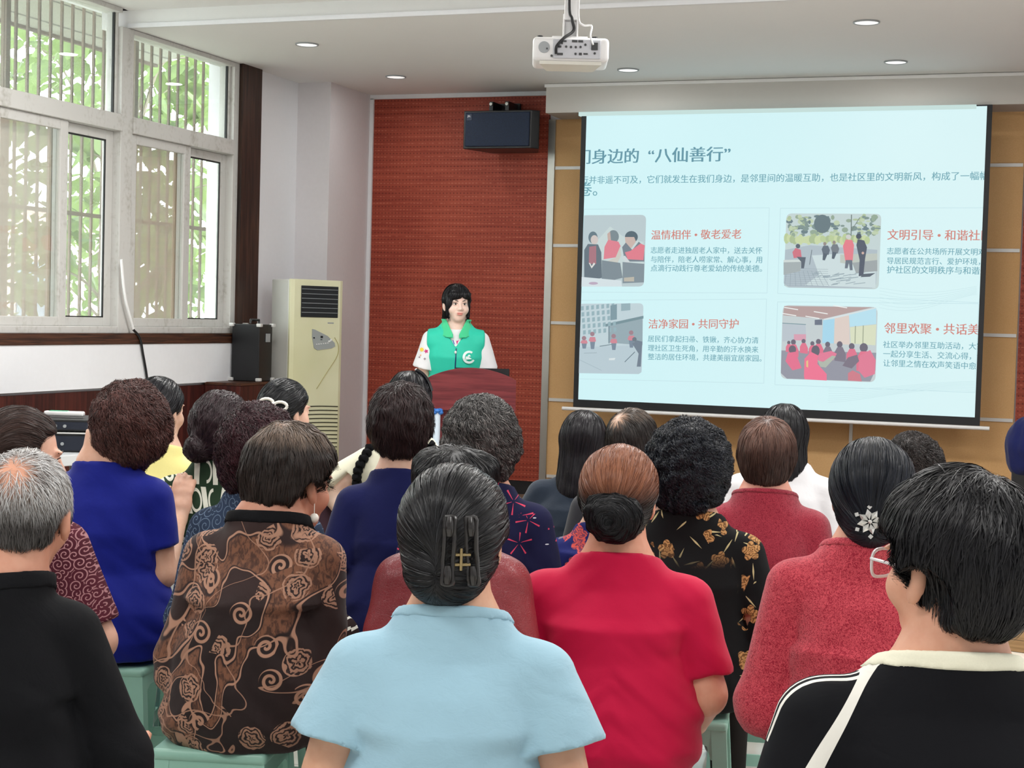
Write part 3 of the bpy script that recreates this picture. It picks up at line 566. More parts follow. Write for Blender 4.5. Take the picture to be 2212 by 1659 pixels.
# ------------------------------------------------------------ flight case and cabinet in the corner, audio gear at the wall
cb = thing('low_cabinet', 'dark wooden cabinet in the corner under the black case', 'cabinet', (-5.60, 9.90, .172))
MB().box(-.11, -.30, 0, .17, .20, .86).build('body', M['wains'], cb, bevel=.005); MB().box(-.11, -.305, .86, .175, .205, .878).build('top_board', M['darkwood'], cb)
fc = thing('flight_case', 'black equipment case with metal corners beside the window post', 'case', (-5.56, 9.98, 1.052))
MB().box(-.12, -.07, 0, .10, .12, .405).build('body', M['black'], fc, bevel=.004)
for x in (-.12, .10):
    for y in (-.07, .12):
        for z in (.0, .405): MB().rbox(x-.018, y-.018, z-.018 if z else z, x+.018, y+.018, z+.006 if z else .024, .005, 2).build('metal_corner', M['alu'], fc)
MB().tube([(.0, -.02, .41), (.0, -.02, .435), (.0, .10, .435), (.0, .10, .41)], .009, 8).build('handle', M['black'], fc)
MB().box(.101, .02, .28, .106, .08, .34).build('latch', M['greyplastic'], fc)
tb = thing('equipment_table', 'pale grey metal table against the wainscot under the amplifiers', 'table', (-5.28, 7.36, 0), math.radians(-12))
zt_ = pix_at(155, 968, 8.8)[2]
MB().box(-.28, -.3, zt_-.06, .30, .36, zt_).build('table_top', simple('pale_grey_metal', (196, 198, 200), .4), tb, bevel=.006)
for x in (-.25, .27):
    for y in (-.27, .33): MB().box(x-.02, y-.02, 0, x+.02, y+.02, zt_-.06).build('leg', M['greyplastic'], tb)
MB().box(-.24, -.26, .2, .26, .32, .22).build('shelf', M['black'], tb)
za = zt_
for i, (h, lbl) in enumerate(((.10, 'black amplifier on the grey table, lower of the two'), (.062, 'black receiver stacked on the amplifier'))):
    a = thing('amplifier', lbl, 'amplifier', (-5.28, 7.36+.02*i, za+.001), math.radians(-66), 'stacked audio units')
    MB().rbox(-.2, -.22, 0, .2, .22, h, .004, 1).build('casing', M['black'], a)
    MB().box(.2, -.21, .01, .206, .21, h-.012).build('front_panel', simple('navy_black_panel', (20, 28, 44), .35), a)
    for k in range(4): MB().cyl((.205, -.1+k*.05, h*.45), .009, .01, 12, 'x').build('knob', M['greyplastic'], a)
    for k in range(2): MB().box(.206, -.18, h*.3+k*.02, .209, -.15, h*.3+k*.02+.006).build('button', M['greyplastic'], a)
    if i == 0: MB().box(-.0, -.23, h, .21, .2, h+.006).build('silver_lip', M['alu'], a)
    za += h+.012
rc = thing('microphone_receiver', 'white handset lying on top of the stacked audio units', 'handset', (-5.26, 7.36, za-.003), math.radians(20))
MB().rbox(-.11, -.025, .0, .11, .025, .028, .01, 3).build('body', M['whiteplastic'], rc, smooth=True)
MB().box(-.08, -.018, .028, .02, .018, .030).build('green_label', simple('green_label', (60, 190, 140), .4), rc)
# cable hanging from the sill
P = [onX(x, y, XW+.055) for x, y in ((262, 560), (270, 640), (288, 712))]
tag(MB().tube(spline(P), .009, 8).build('white_cable', M['whiteplastic'], smooth=True), 'white cable running down the window mullion', 'cable')
P = [onX(x, y, XW+.06) for x, y in ((288, 712), (302, 730), (309, 765), (317, 812), (322, 860))]
tag(MB().tube(spline(P), .008, 8).build('black_cable', M['black'], smooth=True), 'black cable hanging from the window sill down the white band', 'cable')
# navy cloth on a black stand at the right photo edge
cs = thing('covered_stand', 'black stand draped with a navy blue cloth at the right photo edge', 'stand', (-.215, 9.70, .172))
MB().box(-.12, -.06, 0, .12, .06, .62).build('stand', M['black'], cs)
# ------------------------------------------------------------ outside: ground, trees, facing building
tag(MB().box(-30, -6, -.3, XW-.3, 30, -.02).build('ground', simple('outdoor_paving', (170, 168, 160), .9)), kind='structure')
lm = NT('leaf_green', .55, .3); n = lm.noise(1.6, 2); n2 = lm.noise(11, 2)
lm.color(lm.mix((n*.5+n2*.5).sm(.32, .68), lin((46, 66, 42)), lin((108, 128, 76)))); lm.b.inputs['Transmission Weight'].default_value = 0
_t = lm.nt.nodes.new('ShaderNodeBsdfTranslucent'); _t.inputs[0].default_value = (*lin((108, 128, 72)), 1); _mx = lm.nt.nodes.new('ShaderNodeMixShader'); _mx.inputs[0].default_value = .5
_out = lm.nt.nodes['Material Output']; lm.nt.links.new(lm.b.outputs[0], _mx.inputs[1]); lm.nt.links.new(_t.outputs[0], _mx.inputs[2]); lm.nt.links.new(_mx.outputs[0], _out.inputs[0]); M['leaf'] = lm.m
M['bark'] = simple('grey_bark', (118, 110, 98), .9, .2, 0, (20, .5))
def tree(label, x, y, h, r, n, ls, seed, zc=None):
    rg = np.random.default_rng(seed); t = thing('broadleaf_tree', label, 'tree', (x, y, -.02), 0, 'trees outside the windows')
    tr_ = MB(); tr_.tube(spline([(0, 0, 0), (.05, .04, h*.35), (-.05, .1, h*.7), (.1, .05, h)]), [.09*(1-.8*i/24) for i in range(25)], 8)
    cl = []
    for k in range(16):
        a = rg.uniform(0, 2*PI); q = np.array([math.cos(a)*r*rg.uniform(.3, 1), math.sin(a)*r*rg.uniform(.3, 1), h*rg.uniform(.22, 1.05)])
        z0 = q[2]*.7; tr_.tube(spline([(0, .05, z0), tuple(q*np.array([.5, .5, 1])-np.array([0, 0, .12*h*.3])), tuple(q)], 5), [.022*(1-.7*i/10) for i in range(11)], 5); cl.append(q)
    tr_.build('trunk', M['bark'], t, smooth=True)
    C = np.array(cl)[rg.integers(0, len(cl), n)]+rg.normal(0, 1, (n, 3))*np.array([r*.3, r*.3, h*.09])
    sh = np.array([(0, 0, 0), (.5, .35, .06), (.42, .75, .04), (0, 1.15, -.12), (-.42, .75, .04), (-.5, .35, .06)])
    ang = rg.uniform(0, 2*PI, n); tl_ = rg.uniform(.2, 1.3, n); s_ = ls*rg.uniform(.6, 1.3, n)
    Vv = sh[None]*s_[:, None, None]
    y2 = Vv[..., 1]*np.cos(tl_)[:, None]-Vv[..., 2]*np.sin(tl_)[:, None]; z2 = -Vv[..., 1]*np.sin(tl_)[:, None]+Vv[..., 2]*np.cos(tl_)[:, None]
    X = Vv[..., 0]*np.cos(ang)[:, None]-y2*np.sin(ang)[:, None]; Y = Vv[..., 0]*np.sin(ang)[:, None]+y2*np.cos(ang)[:, None]
    P = np.stack([X, Y, z2], -1)+C[:, None]; me = bpy.data.meshes.new('foliage')
    base = np.arange(n)[:, None]*6; F = np.concatenate([base+np.array([0, 1, 2, 3]), base+np.array([0, 3, 4, 5])], 0)
    me.from_pydata(P.reshape(-1, 3).tolist(), [], F.tolist()); me.materials.append(M['leaf'])
    o = bpy.data.objects.new('foliage', me); COL.objects.link(o); o.parent = t; o['kind'] = 'stuff'
tree('large-leaved tree crowding the right window bay outside', -8.0, 12.0, 4.4, .72, 560, .19, 1)
tree('large-leaved tree outside the left window bay', -8.1, 9.6, 4.6, .72, 520, .19, 2)
tree('tall bright green tree farther out, behind the right window bay', -12.0, 17.5, 6.6, 1.7, 1700, .19, 3)
tree('tall bright green tree farther out, behind the left window bay', -12.2, 12.6, 6.6, 1.7, 1500, .19, 5)
bf = thing('building', 'pale pinkish building far behind the trees outside', 'building', (-19, 17, -.02))
MB().box(-3, -12, 0, 0, 12, 3.4).build('wall', simple('pale_pink_render', (222, 196, 190), .8), bf)
for k in range(6): MB().box(.0, -10+k*3.6, 1.0, .03, -8.6+k*3.6, 2.4).build('window', simple('outside_glass', (120, 140, 160), .2), bf)
MB().box(-3.2, -12.2, 3.4, .2, 12.2, 3.6).build('parapet', M['whiteplastic'], bf)
# ------------------------------------------------------------ sculpting: signed-distance shapes turned into one skin each
def surfnet(fn, lo, hi, h):
    lo = np.array(lo, float); n = np.ceil((np.array(hi)-lo)/h).astype(int)+1
    ax = [lo[i]+h*np.arange(n[i]) for i in range(3)]
    # coarse pass, then fine values only near the surface
    c = 4; nc = -(-n//c)+1; cax = [lo[i]+h*c*np.arange(nc[i])-h*c*.0 for i in range(3)]
    G = np.stack(np.meshgrid(*cax, indexing='ij'), -1).reshape(-1, 3)
    cv = fn(G).reshape(nc)
    near = np.abs(cv) < h*c*1.9
    m = near.copy()
    for a in range(3):
        m |= np.roll(near, 1, a) | np.roll(near, -1, a)
    V_ = np.repeat(np.repeat(np.repeat(cv, c, 0), c, 1), c, 2)[:n[0], :n[1], :n[2]].copy()
    K = np.repeat(np.repeat(np.repeat(m, c, 0), c, 1), c, 2)[:n[0], :n[1], :n[2]]
    idx = np.argwhere(K); V_[K] = fn(lo+idx*h)
    s = V_ < 0
    cells = np.zeros(np.array(n)-1, bool); acc = np.zeros((*cells.shape, 3)); cnt = np.zeros(cells.shape)
    cr = [(i, j, k) for i in (0, 1) for j in (0, 1) for k in (0, 1)]
    def sl(o): return tuple(slice(o[i], n[i]-1+o[i]) for i in range(3))
    for a in cr:
        for d in range(3):
            if a[d]: continue
            b = list(a); b[d] = 1
            va, vb = V_[sl(a)], V_[sl(b)]; x = (va < 0) != (vb < 0)
            t = np.where(x, va/np.where(x, va-vb, 1), 0)
            cells |= x; cnt += x
            for i in range(3): acc[..., i] += np.where(x, a[i]+(t if i == d else 0), 0)
    ids = -np.ones(cells.shape, int); ci = np.argwhere(cells); ids[cells] = np.arange(len(ci))
    P = lo+(ci+acc[cells]/cnt[cells][:, None])*h
    Q = []
    for d in range(3):
        e, f = (d+1) % 3, (d+2) % 3
        a = [slice(None)]*3; a[d] = slice(0, -1); b = [slice(None)]*3; b[d] = slice(1, None)
        x = s[tuple(a)] != s[tuple(b)]
        w = np.argwhere(x); w = w[(w[:, e] > 0) & (w[:, f] > 0) & (w[:, e] < n[e]-1) & (w[:, f] < n[f]-1)]
        if not len(w): continue
        fl = s[tuple(a)][tuple(w.T)]
        def g(de, df): q = w.copy(); q[:, e] -= de; q[:, f] -= df; return ids[tuple(q.T)]
        q = np.stack([g(1, 1), g(0, 1), g(0, 0), g(1, 0)], 1); q[~fl] = q[~fl][:, ::-1]
        Q.append(q)
    Q = np.concatenate(Q); Q = Q[(Q >= 0).all(1)]
    return P, Q
def smin(a, b, k): h = np.clip(.5+.5*(b-a)/k, 0, 1); return b*(1-h)+a*h-k*h*(1-h)
def smax(a, b, k): return -smin(-a, -b, k)
def ell_(p, c, r):
    c, r = np.array(c), np.array(r); q = (p-c)/r; k0 = np.sqrt((q*q).sum(-1))+1e-9; k1 = np.sqrt(((q/r)**2).sum(-1))+1e-9
    return k0*(k0-1)/k1
def rcone(p, a, b, ra, rb):
    a, b = np.array(a, float), np.array(b, float); d = b-a; t = np.clip(((p-a)@d)/(d@d), 0, 1)
    return np.linalg.norm(p-a-t[:, None]*d, axis=1)-(ra+(rb-ra)*t)
def chain(p, pts, rs, k=.02):
    d = None
    for i in range(len(pts)-1):
        e = rcone(p, pts[i], pts[i+1], rs[i], rs[i+1]); d = e if d is None else smin(d, e, k)
    return d
def stack(p, T):
    T = np.array(T); z = p[:, 2]; yc, a, b = (np.interp(z, T[:, 0], T[:, i]) for i in (1, 2, 3))
    q = np.sqrt((p[:, 0]/a)**2+((p[:, 1]-yc)/b)**2)
    d = (q-1)*np.minimum(a, b)*.9+0*z
    d = np.where(q > 1, (q-1)*np.sqrt(a*b)*.75, (q-1)*np.minimum(a, b))
    return np.maximum(d, np.maximum(T[0, 0]-z, z-T[-1, 0]))
def wob(p, f, seed, oct=2):
    rg = np.random.default_rng(seed); o = 0
    for k in range(oct):
        for _ in range(4):
            w = rg.normal(0, 1, 3)*f*(1.8**k); o = o+np.sin(p@w+rg.uniform(0, 6.28)+1.3*np.sin(p@(rg.normal(0, 1, 3)*f)))/(4*1.6**k)
    return o
def Rz(a): c, s = math.cos(a), math.sin(a); return np.array([[c, -s, 0], [s, c, 0], [0, 0, 1]])
def Rx(a): c, s = math.cos(a), math.sin(a); return np.array([[1, 0, 0], [0, c, -s], [0, s, c]])
def Ry(a): c, s = math.cos(a), math.sin(a); return np.array([[c, 0, s], [0, 1, 0], [-s, 0, c]])
def mesh_obj(name, P, Q, m, parent, smooth=True, attr=None):
    me = bpy.data.meshes.new(name); n = len(P); k = Q.shape[1]
    me.vertices.add(n); me.vertices.foreach_set('co', np.asarray(P, np.float32).ravel())
    me.loops.add(len(Q)*k); me.loops.foreach_set('vertex_index', Q.astype(np.int32).ravel())
    me.polygons.add(len(Q)); me.polygons.foreach_set('loop_start', np.arange(0, len(Q)*k, k, dtype=np.int32))
    me.polygons.foreach_set('use_smooth', np.ones(len(Q), bool) if smooth else np.zeros(len(Q), bool))
    me.update(calc_edges=True); me.materials.append(m)
    if attr is not None:
        a = me.attributes.new('tone', 'FLOAT', 'POINT'); a.data.foreach_set('value', attr.astype(np.float32))
    o = bpy.data.objects.new(name, me); COL.objects.link(o); o.parent = parent; return o
def join(parts):
    P, Q, o = [], [], 0
    for p, q in parts: P.append(p); Q.append(q+o); o += len(p)
    return np.concatenate(P), np.concatenate(Q)

# ---- head (local: x right, y forward, z up, origin between the ears)
def head_sdf(p, jaw=1.0):
    d = ell_(p, (0, -.014, .036), (.075, .093, .086))
    d = smin(d, ell_(p, (0, .022, -.028), (.060*jaw, .066, .078)), .03)
    d = smin(d, ell_(p, (0, .052, -.088), (.027*jaw, .028, .022)), .035)
    for sx in (-1, 1):
        d = smin(d, ell_(p, (sx*.040, .052, -.030), (.026, .028, .026)), .025)       # cheek
        d = smax(d, -ell_(p, (sx*.031, .101, .006), (.017, .017, .011)), .012)         # eye socket
        d = smin(d, ell_(p, (sx*.031, .081, .004), (.013, .010, .009)), .004)
        d = smin(d, ell_(p, (sx*.030, .084, .025), (.022, .010, .006)), .012)          # brow
        e = ell_(p, (sx*.0825, -.008, -.006), (.012, .017, .031)); e = smax(e, -ell_(p, (sx*.094, .003, -.003), (.009, .010, .018)), .006)
        e = smin(e, ell_(p, (sx*.079, .0, -.034), (.007, .010, .011)), .008)
        d = smin(d, e, .006)
    d = smin(d, rcone(p, (0, .083, .012), (0, .102, -.026), .008, .0115), .012)
    for sx in (-1, 1): d = smin(d, ell_(p, (sx*.013, .092, -.030), (.009, .010, .008)), .008)
    d = smin(d, ell_(p, (0, .083, -.052), (.025, .012, .009)), .010)
    d = smin(d, ell_(p, (0, .082, -.063), (.021, .011, .007)), .006)
    return smax(d, -ell_(p, (0, .098, -.0575), (.020, .010, .0012)), .003)
def hand_sdf(p, w, dirn, nrm, side, curl=.5, s=1.0):
    """palm + five fingers; w wrist, dirn towards the fingers, nrm out of the back of the hand, side = thumb direction sign"""
    f = np.array(dirn, float); f /= np.linalg.norm(f); u = np.array(nrm, float); u -= f*(u@f); u /= np.linalg.norm(u); t = np.cross(f, u)*side
    w = np.array(w, float); q = p-w; L = np.stack([q@t, q@f, q@u], 1)/s
    d = ell_(L, (0, .048, 0), (.040, .052, .015)); d = smin(d, rcone(L, (0, -.01, 0), (0, .03, 0), .026, .026), .02)
    for i, (x, l) in enumerate(((.030, .068), (.011, .076), (-.009, .070), (-.028, .055))):
        a = [np.array([x, .085, 0])]; ang = curl*.5+.05*i
        for k in range(3):
            a.append(a[-1]+np.array([x*.06, math.cos(ang), -math.sin(ang)])*l*(.42, .32, .26)[k]); ang += curl*(.9, .8, .6)[k]
        d = smin(d, chain(L, a, [.0095, .009, .0085, .0075], .003), .005)
    d = smin(d, chain(L, [(.025, .02, -.006), (.052, .05, -.012), (.060, .080, -.02), (.056, .10, -.03)], [.014, .012, .0105, .009], .004), .01)
    return d*s

SKIN = {}
def skin(rgb):
    if rgb not in SKIN:
        m = NT('skin', .5, .4); c = lin((rgb[0]*.99, min(255, rgb[1]*1.035), min(255, rgb[2]*1.07))); n = m.noise(9, 4); f = m.noise(60, 3)
        m.color(m.mix((n*.7+f*.3).sm(.35, .7), tuple(v*k for v, k in zip(c, (.9, .8, .76))), c)); m.bump(f, .12, .002)
        m.b.inputs['Subsurface Weight'].default_value = .12; m.b.inputs['Subsurface Radius'].default_value = (.012, .005, .003); m.b.inputs['Subsurface Scale'].default_value = 1
        SKIN[rgb] = m.m
    return SKIN[rgb]
def hairmat(dark, light, rough=.38, top=None, ztop=(0, .1), bare=None):
    m = NT('hair', rough+.04, .3)
    a = m.nt.nodes.new('ShaderNodeAttribute'); a.attribute_name = 'tone'; t = V(m.nt, a.outputs['Fac'])
    c = m.mix(t, lin(dark), lin(light))
    if top:   # dyed crown: colour belongs to the hair, by height on the head
        c = m.mix(m.z.sm(*ztop), c, m.mix(t, lin(top[0]), lin(top[1])))
    if bare:               # scalp shows through at the whorl
        (bx, by, bz), br, bc_ = bare; b2 = m.nt.nodes.new('ShaderNodeAttribute'); b2.attribute_name = 'base'
        dd = ((m.x-bx)*(m.x-bx)+(m.y-by)*(m.y-by)+(m.z-bz)*(m.z-bz)).sqrt()
        c = m.mix(dd.sm(br, br*.25)*V(m.nt, b2.outputs['Fac']), c, lin(bc_))
    m.color(c); return m.m
def grad(f, p, e=.002):
    g = np.stack([f(p+np.eye(3)[i]*e)-f(p-np.eye(3)[i]*e) for i in range(3)], 1); return g/(np.linalg.norm(g, axis=1)[:, None]+1e-9)

# ---- hair shapes (head-local)
def hairline(d, p, nz, o):
    e = 1 if o.get('ears', 1) else 0
    sb = o.get('sb', 0); ys = [-.2, -.05, -.025, .0, .014, .03, .06, .10, .2]; zs = [nz, nz, nz+.012, nz+.032, -.035+sb, .025+sb*.6, .055+sb*.2, .066, .07]
    if not e: ys = [-.2, -.05, -.01, .03, .045, .055, .075, .10, .2]; zs = [nz, nz, nz+.01, nz+.03, -.02, .03, .055, .066, .07]
    zc = np.interp(p[:, 1], ys, zs)+np.minimum(3.5*p[:, 0]**2, .05)*(p[:, 1] < .02)+o.get('hl', 0)
    d = smax(d, (zc-p[:, 2])*.55, .012)
    if e:
        eb = o.get('eb', 0)
        for sx in (-1, 1): d = smax(d, -ell_(p, (sx*(.096+eb*.3), .002-eb, -.022-eb*.4), (.034+eb*.4, .026+eb, .036+eb*.6)), .010)
    return d
def hair_sdf(kind, o, seed):
    t = o.get('t', .02)
    def cran(p, t): return ell_(p, (0, -.016, .036), (.076+t, .094+t, .087+t))
    def f(p):
        if kind == 'bun': return ell_(p, o['bc'], o['br'])+o.get('lump', .003)*wob(p, o.get('lf', 45), seed)
        d = cran(p, t)
        if kind in ('short', 'curly', 'balding'):
            nz = o.get('nape', -.085)
            d = smin(d, ell_(p, (0, -.040, -.022), (.066+t*.8, .055+t, .085-.5*(nz+.085))), .03)
            d = smin(d, ell_(p, (0, -.012, -.0), (.074+t, .075, .05)), .02)
            d = hairline(d, p, nz, o)
        elif kind in ('bob', 'long'):
            ln = o.get('len', .16); w = o.get('w', .088)
            zc = np.clip(p[:, 2], -ln, .03); flare = (-.0+(.03-zc)/.2*o.get('flare', .004)); yc = -.028-np.clip(.0-zc, 0, .5)*o.get('back', .05)
            q = np.sqrt((p[:, 0]/(w+flare))**2+((p[:, 1]-yc)/(.078+o.get('bd', 0)))**2+((p[:, 2]-zc)/.05)**2)
            d = smin(d, (q-1)*.06, .02)
            d = smax(d, -ell_(p, (0, .14, -.05), (.085, .125, .115)), .012)
            d = smax(d, -(np.maximum(np.maximum(.005-p[:, 1], p[:, 2]+.09), np.abs(p[:, 0])-.2)), .02)
            if o.get('inner', 1): d = smax(d, -rcone(p, (0, .01, -.06), (0, .01, -.5), .055, .055), .01)
        elif kind == 'tied':
            d = smin(d, ell_(p, (0, -.04, -.035), (.062+t*.6, .055+t, .06)), .03)
            d = hairline(d, p, o.get('nape', -.085), o)
        for b in o.get('add', ()): d = smin(d, ell_(p, b[0], b[1]), b[2] if len(b) > 2 else .015)
        a = o.get('lump', .003)
        if a: d = d+a*wob(p, o.get('lf', 45), seed)
        return d
    return f
def make_hair(parent, kind, o, seed, mat, h, Hc, Hr, s, label=None):
    f = hair_sdf(kind, o, seed); rg = np.random.default_rng(seed)
    lo, hi = (-.17, -.2, -.5 if kind == 'long' else -.25), (.17, .15, .24)
    P, Q = surfnet(f, lo, hi, h)
    N = int(o.get('n', 2600)*1.5); L = o.get('L', .09); w = o.get('sw', .0011)*.72; K = o.get('K', 8); off = o.get('off', .0015)
    # spread roots evenly by area
    tri = P[Q]; ar = np.linalg.norm(np.cross(tri[:, 2]-tri[:, 0], tri[:, 3]-tri[:, 1]), axis=1); pk = rg.choice(len(Q), N, p=ar/ar.sum())
    R = rg.dirichlet((1, 1, 1, 1), N); p = (tri[pk]*R[..., None]).sum(1)
    flow = o.get('flow', 'down'); wh = np.array(o.get('whorl', (0, -.06, .11)))
    clump = wob(p, 60, seed+1)
    tgt = np.array(o.get('target', (0, -.12, -.03)))
    pts = [p]; offk = off*(1+rg.random(N)*2)
    lift = rg.random(N)*o.get('lift', 0)
    jit = rg.normal(0, 1, (N, 3))*o.get('jit', .15)+np.stack([wob(p, 50, seed+i) for i in (5, 6, 7)], 1)*o.get('cj', .25)
    for k in range(K):
        g = grad(f, p)
        away = p-wh; away /= np.linalg.norm(away, axis=1)[:, None]+1e-9
        if flow == 'down': d = away*.9+np.array([0, 0, -1.0])*np.clip(1.2-(p[:, 2]-wh[2]+.12)*4, .2, 2)[:, None]
        elif flow == 'line': tg = np.stack([p[:, 0]*0, p[:, 0]*0-.135, np.clip(p[:, 2]*.55-.02, -.08, .05)], 1); d = tg-p; d /= np.linalg.norm(d, axis=1)[:, None]+1e-9
        elif flow == 'swirl': bc = np.array(o['bc']); d = np.cross(p-bc, np.array([.1, 1, .15])); d /= np.linalg.norm(d, axis=1)[:, None]+1e-9; d = d+(bc-p)*o.get('inw', 3)
        elif flow == 'to': d = tgt-p; d /= np.linalg.norm(d, axis=1)[:, None]+1e-9
        elif flow == 'back': d = np.array([0, -1.0, .25])+0*p; d[:, 2] -= np.clip(-p[:, 1]*14, 0, 3)
        d = d+jit; d -= g*(d*g).sum(1)[:, None]; d /= np.linalg.norm(d, axis=1)[:, None]+1e-9
        p = p+d*(L/K); p = p-g*(f(p)-offk-lift*(k+1)/K)[:, None]*.9
        pts.append(p)
    S_ = np.stack(pts, 1)          # N,K+1,3
    if o.get('curl', 0):
        tt = np.linspace(0, 1, K+1)[None, :]*o.get('cf', 14)+rg.uniform(0, 6.28, (N, 1)); ca = o['curl']
        ax_ = grad(f, pts[0]); sd = np.cross(ax_, S_[:, -1]-S_[:, 0]); sd /= np.linalg.norm(sd, axis=1)[:, None]+1e-9
        S_ = S_+ca*(np.cos(tt)[..., None]*ax_[:, None]+np.sin(tt)[..., None]*sd[:, None])
    T = np.gradient(S_, axis=1); T /= np.linalg.norm(T, axis=2)[..., None]+1e-9
    G = grad(f, S_.reshape(-1, 3)).reshape(S_.shape)+rg.normal(0, .35, (N, 1, 3))
    sd = np.cross(T, G); sd /= np.linalg.norm(sd, axis=2)[..., None]+1e-9
    ww = w*(.6+.8*rg.random((N, 1)))*np.interp(np.linspace(0, 1, K+1), [0, .15, .75, 1], [.3, 1, .9, .15])[None]
    A, B = S_-sd*ww[..., None], S_+sd*ww[..., None]
    SP = np.stack([A, B], 2).reshape(-1, 3); b = np.arange(N)[:, None]*(K+1)*2+np.arange(K)[None]*2
    SQ = np.stack([b, b+1, b+3, b+2], -1).reshape(-1, 4)
    tone = np.clip(.42+.16*rg.normal(0, 1, N)+o.get('ctone', .22)*clump, 0, 1)
    if o.get('grey'): tone = np.where(rg.random(N) < o['grey'], rg.uniform(.75, 1, N), tone*.5)
    if o.get('bare'):      # thin patch round the whorl: fewer strands over skin
        dk = np.linalg.norm(pts[0]-wh, axis=1); keep = rg.random(N) < np.clip(dk/o['bare'], .12, 1)**1.3
        SQ = SQ.reshape(N, K, 4)[keep].reshape(-1, 4)
    at = np.concatenate([np.full(len(P), .12), np.repeat(tone, (K+1)*2)]); ab = np.concatenate([np.ones(len(P)), np.zeros(len(SP))])
    VP, VQ = join([(P, Q), (SP, SQ)])
    VP = (VP*s)   # stays in head-local space; object carries the head transform
    ob = mesh_obj('hair_bun' if kind == 'bun' else 'hair', VP, VQ, mat, parent, attr=at)
    a_ = ob.data.attributes.new('base', 'FLOAT', 'POINT'); a_.data.foreach_set('value', ab.astype(np.float32))
    ob.matrix_local = Matrix([[*Hr[i], Hc[i]] for i in range(3)]+[[0, 0, 0, 1]])
    if label: ob['label'] = label
    return ob, f

